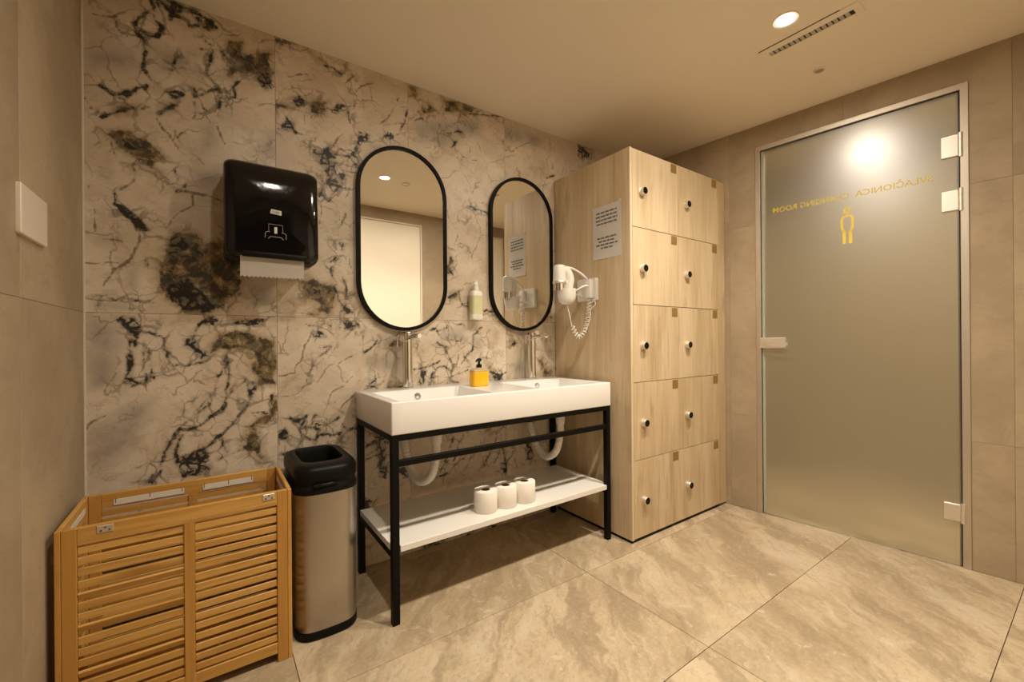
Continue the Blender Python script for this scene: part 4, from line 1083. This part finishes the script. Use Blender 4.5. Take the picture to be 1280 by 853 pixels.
# ---- soap pump bottle on the basin
sx, sy = 1.122, 1.885
so = thing("soap_bottle", (sx, sy, BZ1), "clear soap bottle of orange liquid with a black pump on the basin", "soap bottle")
rr = lambda hw, hd, r, z: [Vector((u, v, z)) for u, v in rrect(sx, sy, hw, hd, r, 4)]
obj("bottle", bm_loft([rr(.042, .024, .010, BZ1 + .0005), rr(.046, .027, .012, BZ1 + .004), rr(.046, .027, .012, BZ1 + .074)]), M['amber'], so)
obj("bottle_shoulder", bm_loft([rr(.0462, .0272, .012, BZ1 + .0742), rr(.0455, .0268, .012, BZ1 + .082), rr(.040, .023, .014, BZ1 + .088), rr(.018, .016, .012, BZ1 + .092), rr(.013, .013, .012, BZ1 + .096)]), M['clear'], so)
obj("pump_collar", bm_lathe([(0.0145, 0.094), (0.0145, 0.108), (0.009, 0.112), (0.006, 0.113), (0.006, 0.128), (0.0, 0.128)], (sx, sy, BZ1), 'z', 20, cap=False), M['black_plastic'], so)
obj("pump_head", bm_tube([(sx + 0.010, sy + 0.004, BZ1 + 0.133), (sx - 0.006, sy - 0.002, BZ1 + 0.134), (sx - 0.020, sy - 0.012, BZ1 + 0.132), (sx - 0.028, sy - 0.018, BZ1 + 0.127)], [0.009, 0.0085, 0.005, 0.004], 12), M['black_plastic'], so)

# ---- drain pipes
def drain(x, pts, wall_pt, label, elbow):
    d = thing("drain_pipe", (x, 1.745, 0.45), label, "pipe", "white flexible drain pipes")
    top = Vector((x, 1.745, BZ0))
    obj("drain_nut", bm_lathe([(0.026, -0.030), (0.026, -0.018), (0.034, -0.016), (0.034, 0.0)], top, 'z', 20, cap=True), M['pipe'], d)
    obj("upper_nut", bm_lathe([(0.020, -0.100), (0.022, -0.098), (0.026, -0.060), (0.026, -0.046), (0.021, -0.044), (0.021, -0.030)], top, 'z', 20, cap=True), M['pipe'], d)
    path = spline([top + Vector((0, 0, -0.095))] + [Vector(p) for p in pts] + [Vector(wall_pt)], 16)
    n = len(path)
    rad = [0.0185 + 0.0022 * math.sin(2 * math.pi * i / 3.0) if i > 8 else 0.0185 for i in range(n)]
    obj("flexible_pipe", bm_tube(path, rad, 16), M['pipe'], d)
    wp = Vector(wall_pt)
    e = bm_tube(spline([wp + Vector((0, -0.004, -0.012)), wp + Vector((0, 0.0, 0.014)), wp + Vector((0, 0.020, 0.034)), (wp.x, 2.086, wp.z + 0.036)], 5), 0.0235, 14)
    bm_lathe([(0.036, -0.012), (0.036, -0.0005)], (wp.x, YB, wp.z + 0.036), 'y', 22, e)
    obj("wall_elbow", e, M['black_matt'], d)
drain(0.815, [(0.814, 1.750, 0.560), (0.806, 1.790, 0.475), (0.790, 1.870, 0.435), (0.775, 1.945, 0.470), (0.768, 2.000, 0.560)], (0.768, 2.020, 0.615), "white flexible drain pipe under the basin at the bin end", True)
drain(1.550, [(1.551, 1.750, 0.560), (1.548, 1.785, 0.470), (1.545, 1.860, 0.428), (1.545, 1.940, 0.465), (1.545, 2.000, 0.555)], (1.545, 2.020, 0.612), "white flexible drain pipe under the basin at the locker end", True)
def valve(px_, py_, label):
    p = on_y(px_, py_, YB - 0.03)
    v = thing("angle_valve", (p.x, YB, p.z), label, "valve", "chrome angle valves under the basin")
    obj("valve_body", bm_lathe([(0.022, -0.0005), (0.022, -0.004), (0.009, -0.006), (0.009, -0.045), (0.0, -0.046)], (p.x, YB, p.z), 'y', 18, cap=False), M['chrome'], v)
    obj("valve_knob", bm_lathe([(0.0, -0.044), (0.010, -0.044), (0.0125, -0.047), (0.0125, -0.060), (0.010, -0.063), (0.0, -0.063)], (p.x, YB, p.z), 'y', 16, cap=False), M['chrome'], v)
    obj("valve_hose", bm_tube(spline([(p.x, YB - 0.030, p.z + 0.006), (p.x + 0.004, YB - 0.060, p.z + 0.012), (p.x + 0.010, YB - 0.082, p.z + 0.03), (p.x + 0.010, YB - 0.085, BZ0 - 0.001)], 4), 0.005, 8), M['satin'], v)
valve(640, 527, "chrome angle valve on the marble under the soap bottle end of the basin")
valve(664, 526, "chrome angle valve on the marble next to the locker end drain pipe")

# ---- toilet rolls on the shelf
def roll(x, y, label):
    r = thing("toilet_roll", (x, y, SHZ1), label, "toilet roll", "row of toilet rolls on the washstand shelf")
    obj("paper", bm_lathe([(0.021, 0.0), (0.052, 0.0), (0.0543, 0.003), (0.0543, 0.094), (0.052, 0.097), (0.0225, 0.097), (0.0205, 0.095)], (x, y, SHZ1 + 0.0003), 'z', 36, cap=False), M['tissue'], r)
    obj("core", bm_lathe([(0.0205, 0.0), (0.0205, 0.0955), (0.0190, 0.0955), (0.0190, 0.001), (0.0, 0.001)], (x, y, SHZ1 + 0.0003), 'z', 28, cap=False), M['card'], r)
roll(1.036, 1.690, "white toilet roll at the bin end of the row on the shelf")
roll(1.145, 1.686, "white toilet roll in the middle of the row on the shelf")
roll(1.254, 1.682, "white toilet roll at the locker end of the row on the shelf")

# ================================================================== WALL THINGS
# ---- oval mirrors
def stadium(cx, cz, hw, hh, n=24):
    pts = []
    for k in range(n + 1):
        a = math.pi * k / n; pts.append((cx + hw * math.cos(a), cz + (hh - hw) + hw * math.sin(a)))
    for k in range(n + 1):
        a = math.pi + math.pi * k / n; pts.append((cx + hw * math.cos(a), cz - (hh - hw) + hw * math.sin(a)))
    return pts
def mirror(cx, cz, label):
    m = thing("oval_mirror", (cx, YB, cz - 0.46), label, "mirror", "black framed oval mirrors over the basin")
    hw, hh, fw = 0.2345, 0.463, 0.0165
    o = stadium(cx, cz, hw, hh); i_ = stadium(cx, cz, hw - fw, hh - fw)
    prof = [(o, YB - 0.001), (o, YB - 0.026), (o, YB - 0.028), (i_, YB - 0.028), (i_, YB - 0.018)]
    b = bm_loft([[Vector((u, y, v)) for u, v in ring] for ring, y in prof], False, False)
    obj("frame", b, M['black_metal'], m)
    obj("mirror_glass", bm_prism(stadium(cx, cz, hw - fw + .002, hh - fw + .002), lambda u, v, t: Vector((u, t, v)), YB - 0.020, YB - 0.004), M['mirror'], m, sm=False)
mirror(0.800, 1.604, "black framed oval mirror on the marble beside the towel dispenser")
mirror(1.546, 1.606, "black framed oval mirror on the marble beside the oak lockers")

# ---- wall soap bottle
bx, bz = 1.204, 1.204
wb = thing("wall_soap_bottle", (bx, YB, bz), "slim white pump bottle on the marble between the two oval mirrors", "bottle")
by = YB - 0.040
obj("holder", bm_box(bx - 0.020, bx + 0.020, YB - 0.012, YB - 0.0005, bz + 0.05, bz + 0.11, 0.002), M['white_plastic'], wb)
rb = lambda hw, hd, z: [Vector((u, v, z)) for u, v in rrect(bx, by, hw, hd, 0.018, 5)]
obj("bottle", bm_loft([rb(.031, .024, bz), rb(.0345, .027, bz + .004), rb(.0345, .027, bz + .146), rb(.030, .024, bz + .156), rb(.014, .014, bz + .164)]), M['bottle_white'], wb)
obj("label", bm_loft([rb(.0349, .0274, bz + .030), rb(.0349, .0274, bz + .132)], False, False), M['bottle_label'], wb)
obj("pump", bm_lathe([(0.0165, 0.162), (0.0165, 0.180), (0.012, 0.184), (0.012, 0.205), (0.009, 0.214), (0.0, 0.215)], (bx, by, bz), 'z', 20, cap=False), M['bottle_white'], wb)
obj("pump_spout", bm_tube([(bx, by, bz + 0.200), (bx - 0.012, by - 0.006, bz + 0.201), (bx - 0.020, by - 0.012, bz + 0.196)], 0.005, 10), M['bottle_white'], wb)

# ---- paper towel dispenser
PX0, PX1, PZ0, PZ1 = 0.040, 0.366, 1.402, 1.795
pcx, pcz = (PX0 + PX1) / 2, (PZ0 + PZ1) / 2
dp = thing("towel_dispenser", (pcx, YB, PZ0), "glossy black paper towel dispenser on the marble wall above the bin", "dispenser")
def front_y(z):
    a = max(0.0, z - 1.58); b_ = max(0.0, z - 1.735); q = max(0.0, 1.46 - z)
    return 1.882 + 0.44 * a * a + 9.0 * b_ * b_ + 3.0 * q * q
def dring(inset, dep, r):
    out = []
    for u, v in rrect(pcx, pcz, (PX1 - PX0) / 2 - inset, (PZ1 - PZ0) / 2 - inset, r, 8):
        out.append(Vector((u, YB - 0.0005 + (front_y(v) - YB) * dep, v)))
    return out
b = bm_loft([dring(0.006, 0.0, .030), dring(0.006, 0.20, .030)], True, True)
obj("back_plate", b, M['black_matt'], dp)
rings = [dring(0.0, 0.20, .036), dring(0.0, 0.86, .036), dring(0.003, 0.93, .036), dring(0.010, 0.975, .036), dring(0.022, 1.0, .034)]
for ins in (0.05, 0.09, 0.13, 0.155): rings.append(dring(ins, 1.0, max(0.004, .034 - ins * .2)))
obj("cover", bm_loft(rings, True, True), M['black_plastic'], dp)
# outlet lip along the lower front
obj("outlet_lip", bm_box(PX0 + 0.055, PX1 - 0.050, 1.872, 1.905, PZ0 + 0.012, PZ0 + 0.032, 0.004, 2), M['black_matt'], dp)
fm = lambda u, v: Vector((u, front_y(v) - 0.0012, v))
lg = bmesh.new()
def flat_poly(pts, bm):
    vs = [bm.verts.new(fm(*p)) for p in pts]; bm.faces.new(vs); return bm
# little grey brand flag with its word cut in dark letters
gx0, gz0 = 0.207, 1.594
flat_poly([(gx0 - 0.019, gz0 - 0.006), (gx0 - 0.015, gz0 + 0.011), (gx0 + 0.020, gz0 + 0.008), (gx0 + 0.020, gz0 - 0.010)], lg)
obj("brand_flag", lg, M['print_white'], dp, sm=False)
obj("lettering", fit_text("TORK", lambda x, y: fm(gx0 - 0.013 + x, gz0 - 0.004 + y - x * 0.05) + Vector((0, -0.0006, 0)), 0.028, 0.009, bold=0.01), M['ink'], dp, sm=False)
# outlined sheet pictogram with a bold 1
ic = bmesh.new()
ix, iz = 0.207, 1.522
ribbon([(ix - 0.024, iz - 0.006), (ix - 0.024, iz + 0.024), (ix + 0.024, iz + 0.024), (ix + 0.024, iz - 0.006)], 0.0018, fm, False, ic)
ribbon([(ix - 0.030, iz - 0.006), (ix - 0.020, iz - 0.006)], 0.0018, fm, False, ic); ribbon([(ix + 0.020, iz - 0.006), (ix + 0.030, iz - 0.006)], 0.0018, fm, False, ic)
ribbon([(ix - 0.030, iz - 0.006), (ix - 0.036, iz - 0.012), (ix - 0.036, iz - 0.030)], 0.0022, fm, False, ic); ribbon([(ix + 0.030, iz - 0.006), (ix + 0.036, iz - 0.012), (ix + 0.036, iz - 0.030)], 0.0022, fm, False, ic)
ribbon([(ix - 0.026, iz - 0.032), (ix - 0.018, iz - 0.024), (ix + 0.018, iz - 0.024), (ix + 0.026, iz - 0.032)], 0.0024, fm, False, ic)
obj("pictogram", ic, M['vent_grey'], dp, sm=False)
obj("numeral", fit_text("1", lambda x, y: fm(ix - 0.005 + x, iz - 0.010 + y), 0.010, 0.024, bold=0.02), M['print_white'], dp, sm=False)
# towel sheet with a torn zigzag edge
pt = bmesh.new()
N = 30
ys = 1.890
cols_ = []
for i in range(N + 1):
    u = 0.090 + (0.308 - 0.090) * i / N
    zb = 1.340 + (0.0035 if i % 2 else -0.0035) + 0.004 * i / N
    cols_.append([pt.verts.new((u, ys + 0.010 * math.sin(k / 5 * 1.5), 1.418 + (zb - 1.418) * k / 5)) for k in range(6)])
for i in range(N):
    for k in range(5): pt.faces.new((cols_[i][k], cols_[i + 1][k], cols_[i + 1][k + 1], cols_[i][k + 1]))
bmesh.ops.solidify(pt, geom=pt.faces[:], thickness=0.0006)
towel = obj("paper_towel", pt, M['tissue'])
tag(towel, "white paper towel with a torn zigzag edge hanging out of the black dispenser", "paper towel")

# ---- blank switch plate on the left wall
sw = obj("switch_plate", bm_prism(rrect(1.556, 1.408, 0.096, 0.060, 0.006, 3), lambda u, v, t: Vector((XL + t, u, v)), 0.010, 0.0005, 0.002), M['switch'])
tag(sw, "blank cream switch plate on the beige stone wall", "switch plate")

# ================================================================== BIN
bx0, bx1, byf, byb = 0.243, 0.462, 1.690, 2.030
bcx, bcy = (bx0 + bx1) / 2, (byf + byb) / 2
bn = thing("waste_bin", (bcx, bcy, 0), "slim brushed steel waste bin with black open-top lid beside the bamboo hamper", "bin")
def bring(hw, y0, y1, r, z, bulge=0.014, n=7):
    """rounded rectangle in plan whose room side bulges"""
    pts = rrect(bcx, (y0 + y1) / 2, hw, (y1 - y0) / 2, r, n)
    out = []
    for u, v in pts:
        if v < (y0 + y1) / 2: v -= bulge * (1 - ((u - bcx) / hw) ** 2)
        out.append(Vector((u, v, z)))
    return out
H = (bx1 - bx0) / 2
# long sides need extra points so the bulge reads: subdivide the front edge
def dense(ring):
    out = []
    for i, p in enumerate(ring):
        q = ring[(i + 1) % len(ring)]
        out.append(p)
        if (q - p).length > 0.06:
            for k in range(1, 6): out.append(p.lerp(q, k / 6))
    return out
def bring2(hw, y0, y1, r, z, bulge=0.014):
    base = [Vector((u, v, z)) for u, v in rrect(bcx, (y0 + y1) / 2, hw, (y1 - y0) / 2, r, 7)]
    d = dense(base)
    for p in d:
        if p.y < (y0 + y1) / 2: p.y -= bulge * max(0, 1 - ((p.x - bcx) / hw) ** 2)
    return d
def same_n(*rings): return rings
obj("base", bm_loft([bring2(H - .006, byf + .006, byb - .004, .050, 0.0), bring2(H + .001, byf, byb, .052, 0.006), bring2(H + .001, byf, byb, .052, 0.034), bring2(H - .003, byf + .003, byb - .003, .050, 0.036)]), M['black_matt'], bn)
obj("body", bm_loft([bring2(H - .001, byf + .001, byb - .001, .050, 0.034), bring2(H - .001, byf + .001, byb - .001, .050, 0.540)], True, True), M['steel'], bn)
lz0, lz1 = 0.532, 0.636
o1 = [bring2(H + .003, byf - .004, byb + .004, .056, lz0), bring2(H + .004, byf - .005, byb + .005, .056, lz0 + .012), bring2(H + .003, byf - .004, byb + .004, .056, lz0 + .022), bring2(H - .002, byf + .002, byb, .052, lz0 + .030), bring2(H - .001, byf + .002, byb, .052, lz0 + .040), bring2(H + .003, byf - .002, byb + .004, .056, lz0 + .046), bring2(H + .003, byf - .002, byb + .004, .056, lz1 - .022), bring2(H - .004, byf + .008, byb - .004, .054, lz1 - .008), bring2(H - .022, byf + .030, byb - .022, .045, lz1), bring2(H - .034, byf + .072, byb - .036, .036, lz1 - .003)]
o1 += [bring2(H - .038, byf + .080, byb - .042, .034, lz1 - .018), bring2(H - .040, byf + .082, byb - .044, .033, lz0 + .012)]
nmin = len(o1[0])
o1 = [r if len(r) == nmin else None for r in o1]
assert all(r is not None for r in o1)
obj("lid", bm_loft(o1, False, True), M['black_matt'], bn)
obj("pedal_latch", bm_box(bcx - 0.055, bcx + 0.030, byf - 0.024, byf - 0.004, lz0 + 0.028, lz0 + 0.040, 0.003), M['black_plastic'], bn)

# ================================================================== BAMBOO HAMPER
hx0, hx1, hy0, hy1, hz = -0.350, 0.222, 1.645, 1.978, 0.582
hm = thing("laundry_hamper", ((hx0 + hx1) / 2, (hy0 + hy1) / 2, 0), "open bamboo slatted laundry hamper in the corner by the steel bin", "hamper")
random.seed(11)
NS = 15
zt, zb_ = 0.534, 0.066
pitch = (zt - zb_) / NS
def panel_x(y0, y1, face):
    st_ = lambda a, b_: obj("stile", bm_box(a, b_, y0, y1, 0.0, hz, 0.0015), M['bamboo_z'], hm, sm=False)
    st_(hx0 + 0.013, hx0 + 0.044); st_(hx1 - 0.044, hx1 - 0.013)
    ins = 0.002
    obj("stile", bm_box(-0.0725, -0.0465, y0, y1, 0.030, zt + 0.0, 0.0012), M['bamboo_z'], hm, sm=False)
    obj("top_rail", bm_box(hx0 + 0.044, hx1 - 0.044, y0, y1, zt, hz, 0.0015), M['bamboo_x'], hm, sm=False)
    obj("bottom_rail", bm_box(hx0 + 0.044, hx1 - 0.044, y0 + .001, y1 - .001, 0.030, zb_, 0.0015), M['bamboo_x'], hm, sm=False)
    ym = (y0 + y1) / 2
    for bay, (a, b_) in enumerate(((hx0 + 0.044, -0.0725), (-0.0465, hx1 - 0.044))):
        proto = None
        for k in range(NS):
            zc = zb_ + pitch * (k + 0.5)
            if proto is None: proto = obj("slat", bm_box(a + .0005, b_ - .0005, ym - 0.004, ym + 0.004, zc - 0.0105, zc + 0.0105, 0.001), M['bamboo_x'], hm, loc=((a + b_) / 2, ym, zc), sm=False); s = proto
            else: s = copy_part(proto, hm, (0, 0, pitch * k + random.uniform(-.0022, .0022)))
            s.rotation_euler.y = random.uniform(-0.006, 0.006) if bay == 0 else random.uniform(-0.003, 0.003)
            if bay == 0 and k in (3, 7, 10): s.rotation_euler.x = random.choice((-0.35, 0.3, 0.45))
def panel_y(x0, x1):
    obj("stile", bm_box(x0, x1, hy0 - 0.0, hy0 + 0.034, 0.0, hz, 0.0015), M['bamboo_z'], hm, sm=False)
    obj("stile", bm_box(x0, x1, hy1 - 0.034, hy1, 0.0, hz, 0.0015), M['bamboo_z'], hm, sm=False)
    obj("top_rail", bm_box(x0, x1, hy0 + 0.034, hy1 - 0.034, zt, hz, 0.0015), M['bamboo_y'], hm, sm=False)
    obj("bottom_rail", bm_box(x0, x1, hy0 + 0.034, hy1 - 0.034, 0.030, zb_, 0.0015), M['bamboo_y'], hm, sm=False)
    xm = (x0 + x1) / 2
    proto = None
    for k in range(NS):
        zc = zb_ + pitch * (k + 0.5)
        if proto is None: proto = obj("slat", bm_box(xm - 0.003, xm + 0.003, hy0 + 0.0345, hy1 - 0.0345, zc - 0.0105, zc + 0.0105, 0.001), M['bamboo_y'], hm, loc=(xm, (hy0 + hy1) / 2, zc), sm=False)
        else: copy_part(proto, hm, (0, 0, pitch * k))
panel_x(hy0, hy0 + 0.016, 0); panel_x(hy1 - 0.016, hy1, 1)
panel_y(hx0, hx0 + 0.0125); panel_y(hx1 - 0.0125, hx1)
obj("base_board", bm_box(hx0 + 0.014, hx1 - 0.014, hy0 + 0.017, hy1 - 0.017, 0.034, 0.044), M['bamboo_x'], hm, sm=False)
# hook-and-loop strips inside the rim, metal clips outside
for (a, b_) in ((-0.275, -0.085), (-0.030, 0.130)):
    s = obj("liner_strip", bm_box(a, b_, hy1 - 0.0185, hy1 - 0.0165, 0.540, 0.560, 0.0004), M['tape'], hm, sm=False)
    for q in (0.03, 0.5, 0.97):
        xq = a + (b_ - a) * q
        obj("staple", bm_box(xq - 0.001, xq + 0.001, hy1 - 0.0195, hy1 - 0.0185, 0.548, 0.564), M['ink'], s, sm=False)
for x in (hx0 + 0.0130, hx1 - 0.0150):
    obj("liner_strip", bm_box(x, x + 0.002, hy0 + 0.060, hy1 - 0.06, 0.540, 0.558, 0.0004), M['tape'], hm, sm=False)
for xq in (-0.248, 0.154):
    zq = 0.568
    cp = obj("clip", bm_box(xq - 0.0175, xq + 0.0175, hy0 - 0.0022, hy0, zq - 0.010, zq + 0.010, 0.0008), M['satin'], hm, sm=False)
    for dx, dz in ((-0.009, -0.004), (0.009, -0.004), (0.0, 0.004)):
        obj("clip_hole", bm_lathe([(0.0, -0.0027), (0.0028, -0.0027), (0.0028, -0.0022)], (xq + dx, hy0, zq + dz), 'y', 10, cap=False), M['ink'], cp)
